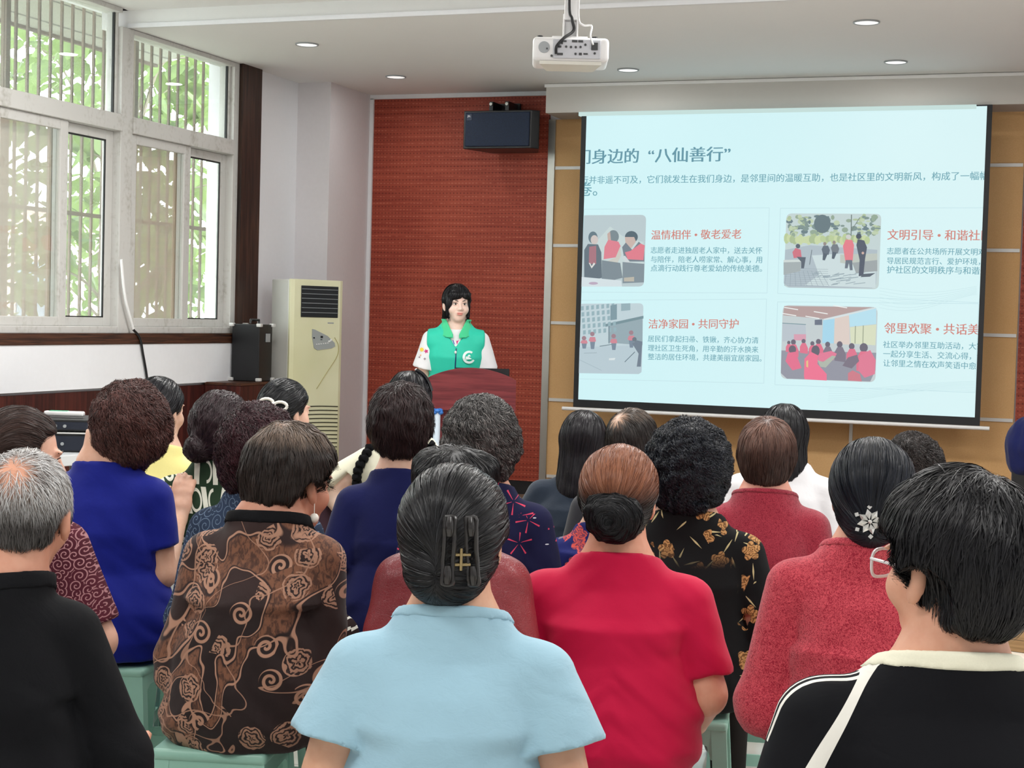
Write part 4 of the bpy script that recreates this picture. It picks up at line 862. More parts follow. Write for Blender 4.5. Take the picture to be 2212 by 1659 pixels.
# ---- one person
PEOPLE = {}
def person(key, label, px, py, d, top, hair, sk=(226, 178, 150), phi=0, hy=0, hp=0, ht=0, s=1.0, sw=.165, g=1.0, lean=.05, side=0., low=(40, 40, 46), seat=.46,
           sleeve=.22, sloose=.022, neck=(.092, .055), arms='lap', crown=.145, shoulder=.385, waist=None, standing=False, fh=.009, eo=.045, group='audience seated on stools',
           la=None, ra=None, collar=None, lowmat=None, folds=.0035, hemz=None, back=0., body=True, hair2=None, armr=1.0, hx=0., fwd=0.):
    T0 = pix_at(px, py, d); v = T0[:2]/np.linalg.norm(T0[:2]); rz = math.atan2(-v[0], v[1])-math.radians(phi)
    R = Rz(rz); hc = np.array([side+hx, lean+.02+fwd, T0[2]-crown*s])           # head centre, local
    base = T0-R@np.array([side+hx, lean+.02-.015+fwd, 0]); base[2] = 0
    if standing: base[2] = .172; hc[2] -= .172
    t = thing('person', label, 'person', tuple(base), rz, group)
    Zs = hc[2]+(crown-shoulder)*s if s > .99 else hc[2]+(crown-shoulder)
    Z0 = seat if not standing else .78
    HR = Rz(-math.radians(hy)) @ Rx(-math.radians(hp)) @ Ry(math.radians(ht))
    def w2l(x, y, dd): return R.T@(pix_at(x, y, dd)-base)
    def warp(p):
        tt = np.clip((p[:, 2]-Z0)/(Zs-Z0), 0, 1.6); q = p.copy(); q[:, 0] -= side*tt; q[:, 1] -= lean*tt-back*np.sin(np.clip(tt, 0, 1)*PI); return q
    def unw(P3): tt = np.clip((P3[2]-Z0)/(Zs-Z0), 0, 1.6); return np.array([P3[0]+side*tt, P3[1]+lean*tt, P3[2]])
    gw = waist or g
    if not standing:
        hw = .185*g
        tab = [(Z0-.015, -.0, hw*.86, .135*g), (Z0+.05, -.0, hw, .155*g), (Z0+.14, -.0, hw*.97, .145*g), (Z0+.26, .0, .145*gw, .112*gw), (Z0+.34, .0, .15*gw, .115*gw), (Zs-.12, 0, sw*.93, .118*g), (Zs-.03, -.002, sw*.95, .10*g), (Zs+.03, -.004, sw*.84, .084), (Zs+.07, -.008, sw*.64, .074), (Zs+.11, -.010, .086, .066), (Zs+.15, -.006, .063, .058), (Zs+.20, 0, .054, .053)]
    else:
        tab = [(.70, 0, .165*g, .115), (.82, 0, .17*g, .12), (1.0, 0, .135*g, .10), (Zs-.12, 0, sw*.98, .112*g), (Zs-.03, 0, sw*.95, .09), (Zs+.03, -.004, sw*.80, .075), (Zs+.065, -.008, sw*.56, .064), (Zs+.10, -.008, .066, .058), (Zs+.15, 0, .05, .05)]
    tab = sorted(tab); 
    A = []
    for sx, ov in ((-1, la), (1, ra)):
        sh = unw(np.array([sx*(sw-.005), 0, Zs-.01]))
        if ov is not None:
            el, wr = (w2l(*q) if len(q) == 3 else np.array(q[:3]) for q in ov[:2]); hd = np.array(ov[2], float) if len(ov) > 2 else None
        else:
            el = unw(np.array([sx*(sw+eo), -.015, Zs-.29])); wr = np.array([sx*.13, .22, Z0+.17]); hd = None
        if hd is None: hd = np.array([-sx*.6, .75, -.25])
        A.append((sx, sh, el, wr, hd))
    r0, r1, r2 = .052*armr, .041*armr, .028*armr
    neckp = [unw(np.array([0, -.012, Zs+.02])), hc+HR@np.array([0, -.022, -.045])*s]
    def torso(p): return stack(warp(p), tab)
    def legs(p, e=0.0):
        dd = None
        for sx in (-1, 1):
            ch = [(sx*.09, .02, Z0+.075), (sx*.13, .38, Z0+.055), (sx*.14, .37, .09)] if not standing else [(sx*.09, 0, .85), (sx*.09, .02, .48), (sx*.09, -.01, .08)]
            x = chain(p, ch, [.082*g+e, .062+e, .042+e], .03); dd = x if dd is None else smin(dd, x, .02)
        return dd
    def nt_(p): return smin(torso(p)+.014*np.clip((Zs+.01-p[:, 2])/.07, 0, 1), chain(p, neckp, [.062*s, .054*s]), .03)-.001
    def bodyf(p):
        dd = nt_(p)
        for sx, sh, el, wr, hd in A:
            dd = smin(dd, chain(p, [sh, el, wr], [r0, r1, r2], .02), .004+.026*np.clip((p[:, 2]-(Zs-.07))/.09, 0, 1))
        dd = smin(dd, legs(p, -.006), .02)
        for sx in (-1, 1):
            q = (sx*.14, .37, .06) if not standing else (sx*.09, -.01, .06)
            dd = smin(dd, rcone(p, q, (q[0], q[1]+.13, .03), .036, .028), .02)
        return dd
    def headf(p):
        q = ((p-hc)@HR)/s
        return smin(head_sdf(q)*s, nt_(p), .015)
    def hands(p):
        dd = None
        for sx, sh, el, wr, hd in A:
            x = smin(chain(p, [el, wr], [r1, r2], .02), hand_sdf(p, wr+hd/np.linalg.norm(hd)*.01, hd, (0, -.2, 1) if abs(hd[2]) < .8 else (0, -1, 0), -sx, .7), .015); dd = x if dd is None else np.minimum(dd, x)
        return dd
    mn = lambda *a: np.minimum.reduce(a)
    parts = []
    full = lambda p: smin(smin(bodyf(p), headf(p), .012), hands(p), .008)
    allp = [sh for _, sh, el, wr, hd in A]+[el for _, sh, el, wr, hd in A]+[wr for _, sh, el, wr, hd in A]
    X = np.array(allp+[(-.26, -.2, 0), (.26, .56, 0)]); lo = X.min(0)-.07; hi = X.max(0)+.07; lo[2] = -.01; hi[2] = max(hc[2]+.15, hi[2]); lo[1] = min(lo[1], -.2)
    zc = Zs+.03
    parts.append(surfnet(lambda p: np.maximum(full(p), p[:, 2]-zc), lo, (hi[0], hi[1], zc+.03), .016 if d > 3.5 else .013))
    parts.append(surfnet(lambda p: np.maximum(full(p), zc-.02-p[:, 2]), (hc[0]-.17, hc[1]-.16, zc-.06), (hc[0]+.17, hc[1]+.16, hc[2]+.15*s), fh*.75 if d < 5 or key == 'speaker' else .0085))
    P, Q = join(parts)
    bo = mesh_obj('body', P, Q, skin(sk), t)
    # visible hands and bare forearms get a finer skin
    fine = [i for i, ov in enumerate((la, ra)) if ov is not None]
    for i in fine:
        sx, sh, el, wr, hd = A[i]; X = np.array([sh, el, wr, wr+hd/np.linalg.norm(hd)*.19]); lo2, hi2 = X.min(0)-.075, X.max(0)+.075
        pa, qa = surfnet(lambda p: smin(chain(p, [sh, el, wr], [r0+.001, r1+.001, r2+.001], .02), hand_sdf(p, wr+hd/np.linalg.norm(hd)*.01, hd, (0, -.2, 1) if abs(hd[2]) < .8 else (0, -1, 0), -sx, .28), .015)-.001, lo2, hi2, .007)
        P, Q = join([(P, Q), (pa, qa)])
    if fine:
        me = bo.data; bpy.data.objects.remove(bo); bo = mesh_obj('body', P, Q, skin(sk), t)
    # upper garment
    c_ = .011; nk = neck[2] if len(neck) > 2 else .112; nc = unw(np.array([0, -.004, Zs+nk]))
    hemz = (Z0-.01 if not standing else .70) if hemz is None else hemz
    def hole(p): q = p-nc; return -(q[:, 2]*.92+.38*(q[:, 1]+.05)-1.1*q[:, 0]**2)      # <0 above the neckline
    def shirt(p):
        dd = smin(torso(p), chain(p, neckp, [.062*s, .054*s]), .03)-c_
        arm = None
        for sx, sh, el, wr, hd in A:
            tot = np.linalg.norm(el-sh); L1 = min(sleeve, tot); e = sh+(el-sh)*L1/tot
            x = rcone(p, sh, e+(el-sh)/tot*.02, r0+.012, r1+sloose+(r0-r1)*(1-L1/tot))
            ax = (el-sh)/tot; end = e
            if sleeve > tot:
                a2 = (wr-el)/np.linalg.norm(wr-el); e2 = el+a2*min(sleeve-tot, np.linalg.norm(wr-el)); x = chain(p, [sh, el, e2+a2*.02], [r0+.012, r1+sloose, r2+sloose*.8], .03); ax = a2; end = e2
                cut = np.maximum((p-end)@ax, -((np.linalg.norm(p-end, axis=1))-.14))
                x = np.where(np.linalg.norm(p-end, axis=1) < .14, smax(x, (p-end)@ax, .004), x)
            else: x = smax(x, (p-end)@ax, .004)
            dd = smin(dd, x, .006+.032*np.clip((p[:, 2]-(Zs-.09))/.09, 0, 1))
        q = warp(p)
        tz = np.clip((Zs-.05-p[:, 2])/.25, 0, 1)
        if folds:
            fq = q*np.array([9, 9, 26.])+np.array([0, 0, 1])*(np.abs(q[:, :1])*22)
            fl = wob(fq, 1.0, seed=len(label)+int(px), oct=2)
            dd = dd+folds*(.5+1.3*tz)*(fl*.8+.5*(1-np.abs(wob(fq*.8+3, 1.0, int(py), 1))*2.2))
        dd = smin(dd, torso(p)-.004, .004)
        dd = smax(dd, hemz-p[:, 2], .006)
        return smax(dd, -hole(p), .007)
    X = np.array([(-.25*g-.02, -.24, hemz-.02), (.25*g+.02, .24+lean, Zs+.16)]+[sh for _, sh, el, wr, hd in A]+[el for _, sh, el, wr, hd in A]+([wr for _, sh, el, wr, hd in A] if sleeve > .3 else []))
    lo, hi = X.min(0)-.09, X.max(0)+.09; lo[2] = max(lo[2], hemz-.02)
    P, Q = surfnet(shirt, lo, hi, fh)
    gname = top[1]; gm = top[0]
    to = mesh_obj(gname, P, Q, gm, t)
    if collar:
        cm, cw = collar[:2]
        P, Q = surfnet(lambda p: np.maximum(shirt(p)-.003, hole(p)-cw), nc-np.array([.16, .16, .14]), nc+np.array([.16, .16, .08]), .006)
        if len(P): mesh_obj('collar', P, Q, cm, to)
    # lower garment
    lm_ = lowmat or simple('trousers', low, .8, .2)
    def lowf(p):
        dd = legs(p, .010)
        hb = rcone(p, (-.065, .02, Z0+.085), (.065, .02, Z0+.085), .105*g, .105*g) if not standing else rcone(p, (-.05, 0, .84), (.05, 0, .84), .115, .115)
        dd = smin(dd, hb, .03)
        dd = smax(dd, (Z0-p[:, 2]) if not standing else (.1-p[:, 2]), .01) if False else dd
        return smax(dd, .09-p[:, 2], .01)
    P, Q = surfnet(lowf, (-.26, -.2, .05), (.26, .52, Z0+.26 if not standing else 1.0), .014)
    mesh_obj('trousers' if not lowmat else 'skirt', P, Q, lm_, t)
    for sx in (-1, 1):
        q = (sx*.14, .37) if not standing else (sx*.09, -.01)
        P, Q = surfnet(lambda p: np.maximum(smin(rcone(p, (q[0], q[1]-.03, .045), (q[0], q[1]+.14, .036), .046, .040), rcone(p, (q[0], q[1], .05), (q[0], q[1], .085), .046, .046), .02), .004-p[:, 2]), (q[0]-.09, q[1]-.12, 0), (q[0]+.09, q[1]+.24, .16), .012)
        mesh_obj('shoe', P, Q, M['black'], t)
    # hair
    hfn = bfn = None
    if hair:
        kind, o, hm = hair[:3]
        if hair2: _, bfn = make_hair(t, 'bun', hair2[0], int(px)+9, hair2[1], .0065, hc, HR, s)
        hf_ = .0065 if d < 4.3 else .008
        _, hfn = make_hair(t, kind, o, int(px), hm, hf_, hc, HR, s, hair[3] if len(hair) > 3 else None)
    def hp_(v): return hc+HR@(np.array(v)*s)
    PEOPLE[key] = dict(t=t, hc=hc, HR=HR, s=s, hp=hp_, Zs=Zs, R=R, base=base, w2l=w2l, unw=unw, shirt=shirt, A=A, hf=hfn, bf=bfn, torso=torso, hole=hole, nc=nc, px=px, py=py, d=d)
    return t
def hm4(k): d = PEOPLE[k]; return Matrix([[*(d['HR'][i]*d['s']), d['hc'][i]] for i in range(3)]+[[0, 0, 0, 1]])
def face(k, dy=0, brow=True, lips=(176, 92, 86)):
    """eyes, eyebrows and lips as parts on the head"""
    d = PEOPLE[k]; M4 = hm4(k)
    for sx in (-1, 1):
        e = MB(); e.ball((sx*.031, .0815+dy, .0045), (.0135, .0088, .0062), 8); e.xf(M4); ey = e.build('eye', EYE_W, d['t'], smooth=True)
        MB().ball((sx*.030, .0885+dy, .0045), (.0058, .0035, .0056), 8).xf(M4).build('iris', EYE_B, ey, smooth=True)
        MB().tube([(sx*x, y+dy, z) for x, y, z in ((.016, .0915, .0085), (.030, .0935, .0120), (.045, .0835, .0085))], [.0012, .0018, .0012], 6).xf(M4).build('eyelash', EYE_B, ey, smooth=True)
        if brow: MB().tube([(sx*x, y, z) for x, y, z in ((.014, .0935, .024), (.030, .0925, .029), (.048, .079, .024))], [.0022, .003, .0015], 6).xf(M4).build('eyebrow', EYE_B, d['t'], smooth=True)
    lm = simple('lips', lips, .4, .5)
    MB().ball((0, .0915, -.0535), (.0225, .0065, .0045), 8).ball((0, .0905, -.0625), (.019, .007, .0055), 8).xf(M4).build('lips', lm, d['t'], smooth=True)
EYE_W = simple('eye_white', (232, 226, 220), .25); EYE_B = simple('dark_iris', (24, 18, 16), .3)

# ---- hair colours
HB = hairmat((8, 8, 10), (36, 36, 40), .36); HBB = hairmat((7, 9, 13), (34, 40, 52), .36)
# ---- garment fabrics
def cloth(name, rgb, var=.05, rough=.85, weave=.12, sheen=.15):
    m = NT(name, rough, .2, 0, sheen); c = lin(rgb); n = m.noise(4, 4); f = m.noise(420, 2)
    m.color(m.mix((n*.6+f*.4).sm(.3, .7), tuple(v*(1-var) for v in c), tuple(min(1, v*(1+var)) for v in c))); m.bump(m.noise(13, 4, .55, None, .6)*1.0+f*.05, weave, .01); return m.m
def cellxy(m, sc, rnd=1.0, flat=True):
    """voronoi cell-local coordinates in the x/z plane of the cloth: returns r, angle, cell random"""
    n = m.voro(sc, m.comb(m.x, m.y*.6, m.z), 'F1', rnd, None)
    sp = m.nt.nodes.new('ShaderNodeSeparateXYZ'); m.nt.links.new(n.outputs['Position'], sp.inputs[0])
    cx, cz = V(m.nt, sp.outputs[0]), V(m.nt, sp.outputs[2]); cr = m.nt.nodes.new('ShaderNodeSeparateColor'); m.nt.links.new(n.outputs['Color'], cr.inputs[0])
    dx, dz = (m.x-cx)*sc, (m.z-cz)*sc
    return (dx*dx+dz*dz).sqrt(), dz.atan2(dx), V(m.nt, cr.outputs[0]), V(m.nt, cr.outputs[1])

def hit(k, x, y, what='hair', off=.0):
    """first point of a person's hair or shirt along the line of sight through pixel (x, y); returns local point and normal"""
    d = PEOPLE[k]
    def f(p):
        if what == 'shirt': return d['shirt'](p)
        q = ((p-d['hc'])@d['HR'])/d['s']; v = d['hf'](q)*d['s']
        if what == 'hairbun' and d['bf']: v = np.minimum(v, d['bf'](q)*d['s'])
        return v
    o = d['R'].T@(CAM-d['base']); r = d['R'].T@ray(x, y); r /= np.linalg.norm(r); T = np.linspace(d['d']-.6, d['d']+.6, 600)
    v = f(o+r*T[:, None]); i = np.argmax(v < 0) if (v < 0).any() else np.argmin(v); p = o+r*T[i]; n = grad(f, p[None])[0]
    return p+n*off, n
# ------------------------------------------------------------ the people
m = NT('pale_blue_cotton', .85, .2, 0, .2); c = lin((158, 196, 214)); n = m.noise(5, 4); m.color(m.mix(n.sm(.3, .7), tuple(v*.96 for v in c), c))
wr1 = m.noise(3.2, 2, .5, m.comb(m.x*1.2, m.y, m.z*2), .5); wr2 = m.noise(26, 3, .6, m.comb(m.x, m.y, m.z*1.6), .5)
m.bump(wr1*1.0+wr2*.16, .55, .02); F_LB = m.m
F_RED = cloth('crimson_crepe', (192, 10, 62), .03, .75, .14, .1)
F_BLU = cloth('royal_blue_jersey', (8, 24, 128), .05, .7, .2, .1); F_NAVY = cloth('navy_cotton', (14, 20, 72), .06, .85, .2, .1)
F_BLK = cloth('black_cotton', (10, 11, 15), .08, .85, .3, 0); F_WHT = cloth('white_cotton', (228, 229, 232), .02, .85, .2, .1)
F_YEL = cloth('yellow_cotton', (236, 226, 150), .04); F_SLATE = cloth('dark_slate_cotton', (36, 46, 60), .08, .85, .25)
F_CREAM = cloth('cream_cotton', (232, 230, 208), .03); F_GRN = cloth('x', (40, 190, 160))
m = NT('maroon_leather', .36, .5); n = m.noise(3, 3); n2 = m.voro(180, None, 'DISTANCE_TO_EDGE'); m.color(m.mix(n.sm(.3, .7), lin((112, 30, 38)), lin((150, 52, 58)))); m.bump(m.noise(8, 3, .5, None, .8)+n2.sm(0, .12)*.1, .5, .015); F_LEA = m.m
def boucle(name, dk, lt, sc):
    m = NT(name, .9, .15, 0, .3); a = m.noise(sc, 2, .5, None, 2.2); b = m.noise(3, 2); w = (a-.5).abs().sm(.0, .12)
    m.color(m.mix(w, lin(lt), lin(dk))); m.bump(1-w, .4, .003); return m.m
F_TEX = boucle('coral_red_boucle', (156, 34, 54), (212, 80, 92), 105); F_DKR = boucle('dark_red_boucle', (128, 24, 44), (166, 52, 68), 130)
# brown cloth with copper scrolls, spirals and roses
m = NT('brown_scroll_print', .8, .25, 0, .1)
r, a, q, q2 = cellxy(m, 12.0, .95); d_ = m.noise(6, 2)
spiral = ((r*5.2-a/(2*PI)).fract()-.5).abs().sm(.30, .17)*r.lt(.34)*q.lt(.26)
rose = ((r*8+(a*5+q2*6+m.noise(14, 2)*6).sin()*.22+m.noise(34, 3)*3.2).fract()-.5).abs().sm(.36, .2)*r.lt(.40)*q.gt(.66)
band = m.noise(3.9, 2, .4, m.comb(m.x+3.1, m.y*.5, m.z*.8), .9)
bands = (band-.5).abs().sm(.036, .028)*(1-r.lt(.30)*(q.lt(.26).mx(q.gt(.66))))
hatch = m.noise(60, 3, .6, m.comb(m.x*1.5, m.y, m.z*.7), 1)
edge = ((band-.5).abs()-.045).abs().sm(.006, .003)
thin = ((m.noise(3.3, 2, .4, m.comb(m.x-7, m.y*.5, m.z), 1.4)-.5).abs()).sm(.006, .003)*.8
body_ = m.mix(m.noise(2, 3).sm(.35, .65), lin((36, 25, 25)), lin((56, 38, 36)))
c1 = m.mix(bands*(hatch.sm(.35, .6)*.75+.25), body_, lin((122, 82, 62)))
m.color(m.mix(spiral.mx(rose*.9).mx(edge).mx(thin), c1, lin((172, 130, 108)))); m.bump(m.noise(11, 4, .5, None, .6), .3, .012); F_PAIS = m.m
def scroll(name, dk, lt, sc, wd=.07):
    m = NT(name, .85, .2); r, a, q, q2 = cellxy(m, sc, .9); s_ = ((r*2.6-a/(2*PI)+q).fract()-.5).abs().sm(wd*2.4, wd)
    n = m.noise(4, 2); m.color(m.mix(s_, m.mix(n.sm(.4, .6), lin(dk), tuple(v*1.5 for v in lin(dk))), lin(lt))); return m.m
F_BURG = scroll('burgundy_scroll_print', (70, 24, 36), (166, 120, 124), 40, .08); F_DEN = scroll('denim_scroll_print', (38, 50, 70), (104, 122, 146), 28, .05)
m = NT('green_white_block_print', .85, .2)      # upright and slanted white bars in staggered rows on dark green
row = (m.z*10.5); ri = row.floor(); fr = row.fract(); xx = m.x*17+m.y*5+ri*.37; xi = xx.floor(); sl = ((xi*12.9+ri*78.2).sin()*43.7).fract()
bx = ((xx+(fr-.5)*(sl-.5)*1.1).fract()-.5).abs(); bar = bx.lt(.14)
cv = (((xx+.5).fract()-.5)*((xx+.5).fract()-.5)*5+(fr-.5)*(fr-.5)*3).sqrt(); arc = (cv-.62).abs().lt(.10)*sl.gt(.5)
gap = (fr-.5).abs().lt(.46)
m.color(m.mix(bar.mx(arc)*gap.mx((fr-.03).abs().lt(.03)*0), lin((38, 58, 40)), lin((222, 224, 208)))); F_GW = m.m
m = NT('navy_sprig_print', .85, .2); r, a, q, q2 = cellxy(m, 11, .9)
pet = (a*2.5+q*6).sin().abs().lt(.16)*r.lt(.42)*r.gt(.06); br = m.voro(9.5, m.comb(m.x*1+5, m.y*.5, m.z*3.2)).lt(.13)
m.color(m.mix(br, m.mix(pet, lin((20, 22, 58)), lin((206, 66, 96))), lin((214, 218, 226)))); F_SPR = m.m
def floral(name, base, petal, petal2, leaf, sc, zr=None, thr=.5):
    m = NT(name, .85, .2); r, a, q, q2 = cellxy(m, sc, .9); g_ = q.gt(thr)
    fl = (r+((a*2.5+q*9).sin().abs())*-.14).lt(.24)*g_; ring = ((r*6+m.noise(34, 3)*4+(a*5).sin()*.3).fract()).gt(.55)
    r2, a2, p2, _ = cellxy(m, sc*1.35, 1.0); al = (a2+p2*6).sin().abs()*r2; lf = (al-(.052-r2*.11)).lt(0)*p2.gt(.35)
    if zr: msk = (zr[0](m)); fl = fl*msk; lf = lf*msk
    m.color(m.mix(fl, m.mix(lf, lin(base), lin(leaf)), m.mix(ring, lin(petal), lin(petal2)))); return m.m
F_FLO = floral('black_gold_floral', (12, 12, 14), (184, 138, 88), (110, 76, 44), (190, 178, 132), 14, (lambda m: ((m.z-.83).sm(.02, .10)).mx((m.x-.155).sm(0, .02)),), .3)
F_BFL = floral('blue_red_floral', (28, 34, 96), (206, 84, 78), (120, 60, 84), (110, 104, 120), 13, None, .35)
m = NT('brown_white_dots', .85, .2); r, a, q, q2 = cellxy(m, 42, .45); m.color(m.mix(r.lt(.22), lin((44, 30, 30)), lin((226, 224, 214)))); F_DOT = m.m
W3 = lambda zs: None
def jersey():
    m = NT('black_jersey_white_piping', .85, .2, 0, 0); ax = m.x.abs(); t = (m.z*-1+ZJ)          # ZJ = top of the piping
    cx = .082+(t.mx(0)*.62).pow(.78)*1.04-t.mx(0)*.30; w = t.mx(0)*.055+.004
    st = (ax-cx).abs().lt(w)*t.gt(0)*m.y.lt(.10)
    s2 = ((m.y-(.040+t*.02)).abs().lt(.0045)).mx((m.y-(.058+t*.02)).abs().lt(.0035))*ax.gt(.08)*t.gt(-.05)*t.lt(.16)
    m.color(m.mix(st.mx(s2), lin((11, 12, 17)), lin((232, 230, 222)))); m.bump(m.noise(8, 4, .5, None, .8), .35, .015); return m.m

# -- row nearest the camera
person('light_blue', 'person in a pale blue T-shirt, dark hair held by a large claw clip, front centre', 985, 1005, 2.95, (F_LB, 'tshirt'),
       ('tied', dict(t=.024, n=6500, L=.13, K=10, flow='line', sw=.0009, jit=.05, cj=.12, add=(((0, -.07, -.055), (.066, .062, .050), .03),), lump=.002, grey=.05, whorl=(0, 0, .1)), hairmat((8, 8, 10), (52, 53, 57), .32)),
       sk=(228, 172, 140), phi=6, hy=8, sw=.172, g=1.2, waist=1.24, sleeve=.135, sloose=.050, armr=1.15, neck=(.098, .046, .118), fh=.008, eo=.075, low=(34, 36, 44), lean=.07, crown=.146, collar=(F_LB, .02), folds=.003)
person('crimson', 'person in a crimson red short-sleeved dress, reddish hair in a dark twisted bun', 1341, 960, 3.95, (F_RED, 'dress'),
       ('tied', dict(t=.020, n=6500, L=.11, K=10, flow='to', target=(0, -.125, -.02), sw=.0009, jit=.06, cj=.15, lump=.002, whorl=(0, 0, .1)), hairmat((16, 12, 12), (41, 30, 28), .34, ((92, 48, 34), (176, 116, 84)), (-.005, .07))), hair2=(dict(bc=(0, -.108, -.025), br=(.066, .042, .060), flow='swirl', n=2600, L=.11, K=10, sw=.001, lump=.005, off=.003, jit=.12, cj=.3, lf=70), HB),
       sk=(226, 160, 130), phi=2, hy=5, sw=.182, g=1.18, waist=1.24, sleeve=.185, sloose=.026, armr=1.2, neck=(.085, .045), eo=.06, lowmat=F_RED, folds=.006,
       ra=((1524, 1500, 3.92), (1500, 1560, 4.16), (-.6, .8, -.2)))
ZJ = 0; 
T0 = pix_at(2068, 1012, 2.45); ZJ = T0[2]-.275
person('jersey', 'person in a black jersey with white piping and a cream collar, wearing clear-framed glasses', 2070, 1012, 2.45, (jersey(), 'jersey'),
       ('short', dict(t=.028, eb=.035, sb=.045, n=9000, L=.07, K=7, nape=-.075, jit=.25, cj=.35, sw=.0010, lift=.006, lump=.003, ears=1, whorl=(.03, -.05, .11)), HB),
       sk=(232, 172, 142), phi=-12, hy=-36, sw=.20, g=1.22, waist=1.3, sleeve=.26, sloose=.035, armr=1.25, neck=(.10, .052), fh=.008, s=1.08, crown=.150, shoulder=.37, eo=.07, lean=.06, collar=(F_CREAM, .026), folds=.003)
person('grey_man', 'person with short grey thinning hair and a black collared shirt, bottom left corner', 60, 980, 3.1, (F_BLK, 'shirt'),
       ('balding', dict(t=.006, eb=.02, n=9000, L=.035, K=4, nape=-.055, jit=.3, cj=.3, sw=.0008, lift=.008, lump=.0015, grey=.6, bare=.06, whorl=(.0, -.085, .075)), hairmat((40, 36, 34), (86, 83, 82), .5, ((120, 108, 100), (216, 216, 216)), (-.03, .05), ((.0, -.085, .075), .075, (222, 162, 134)))),
       sk=(214, 152, 124), phi=-4, hy=24, hp=8, sw=0.14, g=.98, waist=1.0, sleeve=.27, sloose=.030, armr=1.0, neck=(.078, .03), fh=.008, crown=.128, shoulder=0.345, eo=.035, lean=.09, folds=.005, low=(30, 32, 40),
       ra=((250, 1640, 3.12), (275, 1665, 3.32), (.2, .8, .4)), collar=(F_BLK, .03), fwd=0.03, hx=0.055)
person('textured_red', 'person in a coral red boucle top, sleek black bun with a silver flower clip', 1888, 947, 3.72, (F_TEX, 'knit_top'),
       ('tied', dict(t=.022, n=6500, L=.12, K=10, flow='to', target=(0, -.12, -.065), sw=.0009, jit=.03, cj=.06, lump=.001, add=(((0, -.08, -.055), (.055, .048, .050), .02),)), HBB),
       sk=(224, 166, 138), phi=2, hy=-3, sw=.178, g=1.12, waist=1.22, sleeve=.50, sloose=.024, armr=1.1, neck=(.095, .045), eo=.05, folds=.003, low=(120, 30, 42), collar=(F_TEX, .018), shoulder=0.355)
person('paisley', 'person in a brown scroll-print blouse with a black collar and pearl earring, turned right', 632, 922, 4.05, (F_PAIS, 'blouse'),
       ('short', dict(t=.032, eb=.025, sb=.03, n=7000, L=.07, K=8, nape=-.055, jit=.22, cj=.3, sw=.0011, lift=.004, lump=.004, bare=.035, whorl=(0, -.055, .12)), hairmat((16, 13, 12), (60, 48, 43), .4, ((22, 17, 15), (150, 128, 112)), (.08, .13), ((0, -.055, .13), .05, (196, 160, 136)))),
       sk=(216, 152, 124), phi=14, hy=34, hp=5, sw=0.15, s=1.04, seat=.485, g=1.1, waist=1.2, sleeve=.42, sloose=0.03, armr=1.08, neck=(.082, .03), eo=0.02, lean=0.05, side=0.03, back=.03, folds=.006, low=(24, 22, 24), collar=(F_BLK, .03), hemz=.47, shoulder=0.315, fwd=0.05, hx=0.05)
person('maroon', 'person in a maroon leather jacket, mostly hidden behind the pale blue T-shirt', 985, 968, 3.85, (F_LEA, 'jacket'),
       ('short', dict(t=.028, n=3500, L=.08, nape=-.085, jit=.2, cj=.3, lump=.004, add=(((-.05, -.01, .09), (.055, .07, .05), .015), ((.055, -.01, .085), (.05, .07, .05), .015))), HB),
       phi=0, sw=0.132, g=1.05, sleeve=.5, sloose=0.018, neck=(.08, .04), folds=.007, shoulder=0.31, fwd=0.04)
person('burgundy_sleeve', 'person in a burgundy scroll-print top looking right, brown hair swept back', 48, 885, 4.1, (F_BURG, 'blouse'),
       ('tied', dict(t=.010, hl=.018, n=6000, L=.15, K=10, flow='back', sw=.001, jit=.06, cj=.15, lump=.003, add=(((0, -.09, -.04), (.06, .06, .06), .03),)), hairmat((26, 16, 14), (74, 50, 43), .38)),
       sk=(232, 176, 150), phi=18, hy=64, hp=6, crown=.128, shoulder=0.35, sw=0.155, g=1.15, sleeve=.22, sloose=.03, armr=1.2, neck=(.09, .045), folds=.004,
       ra=((208, 1385, 4.1), (150, 1480, 4.3), (-.3, .8, -.2)), side=.0, hx=0.04)
person('royal_blue', 'person in a royal blue short-sleeved dress, fluffy reddish-brown hair, clapping', 281, 838, 5.05, (F_BLU, 'dress'),
       ('curly', dict(t=.042, n=7000, L=.06, K=9, nape=-.10, jit=.4, cj=.5, sw=.0011, curl=.004, cf=11, lump=.008, lf=38, lift=.006, ears=0), hairmat((30, 17, 16), (112, 70, 64), .45)),
       sk=(228, 176, 148), phi=20, hy=-10, s=1.03, sw=.152, g=1.05, waist=1.0, lean=.02, sleeve=.16, sloose=.022, armr=1.02, neck=(.10, .05, .098), folds=.004, lowmat=F_BLU, side=-0.04,
       ra=((350, 1240, 5.02), (384, 1122, 5.32), (.05, .35, 1.0)), shoulder=0.325, fwd=0.04, hx=0.05)
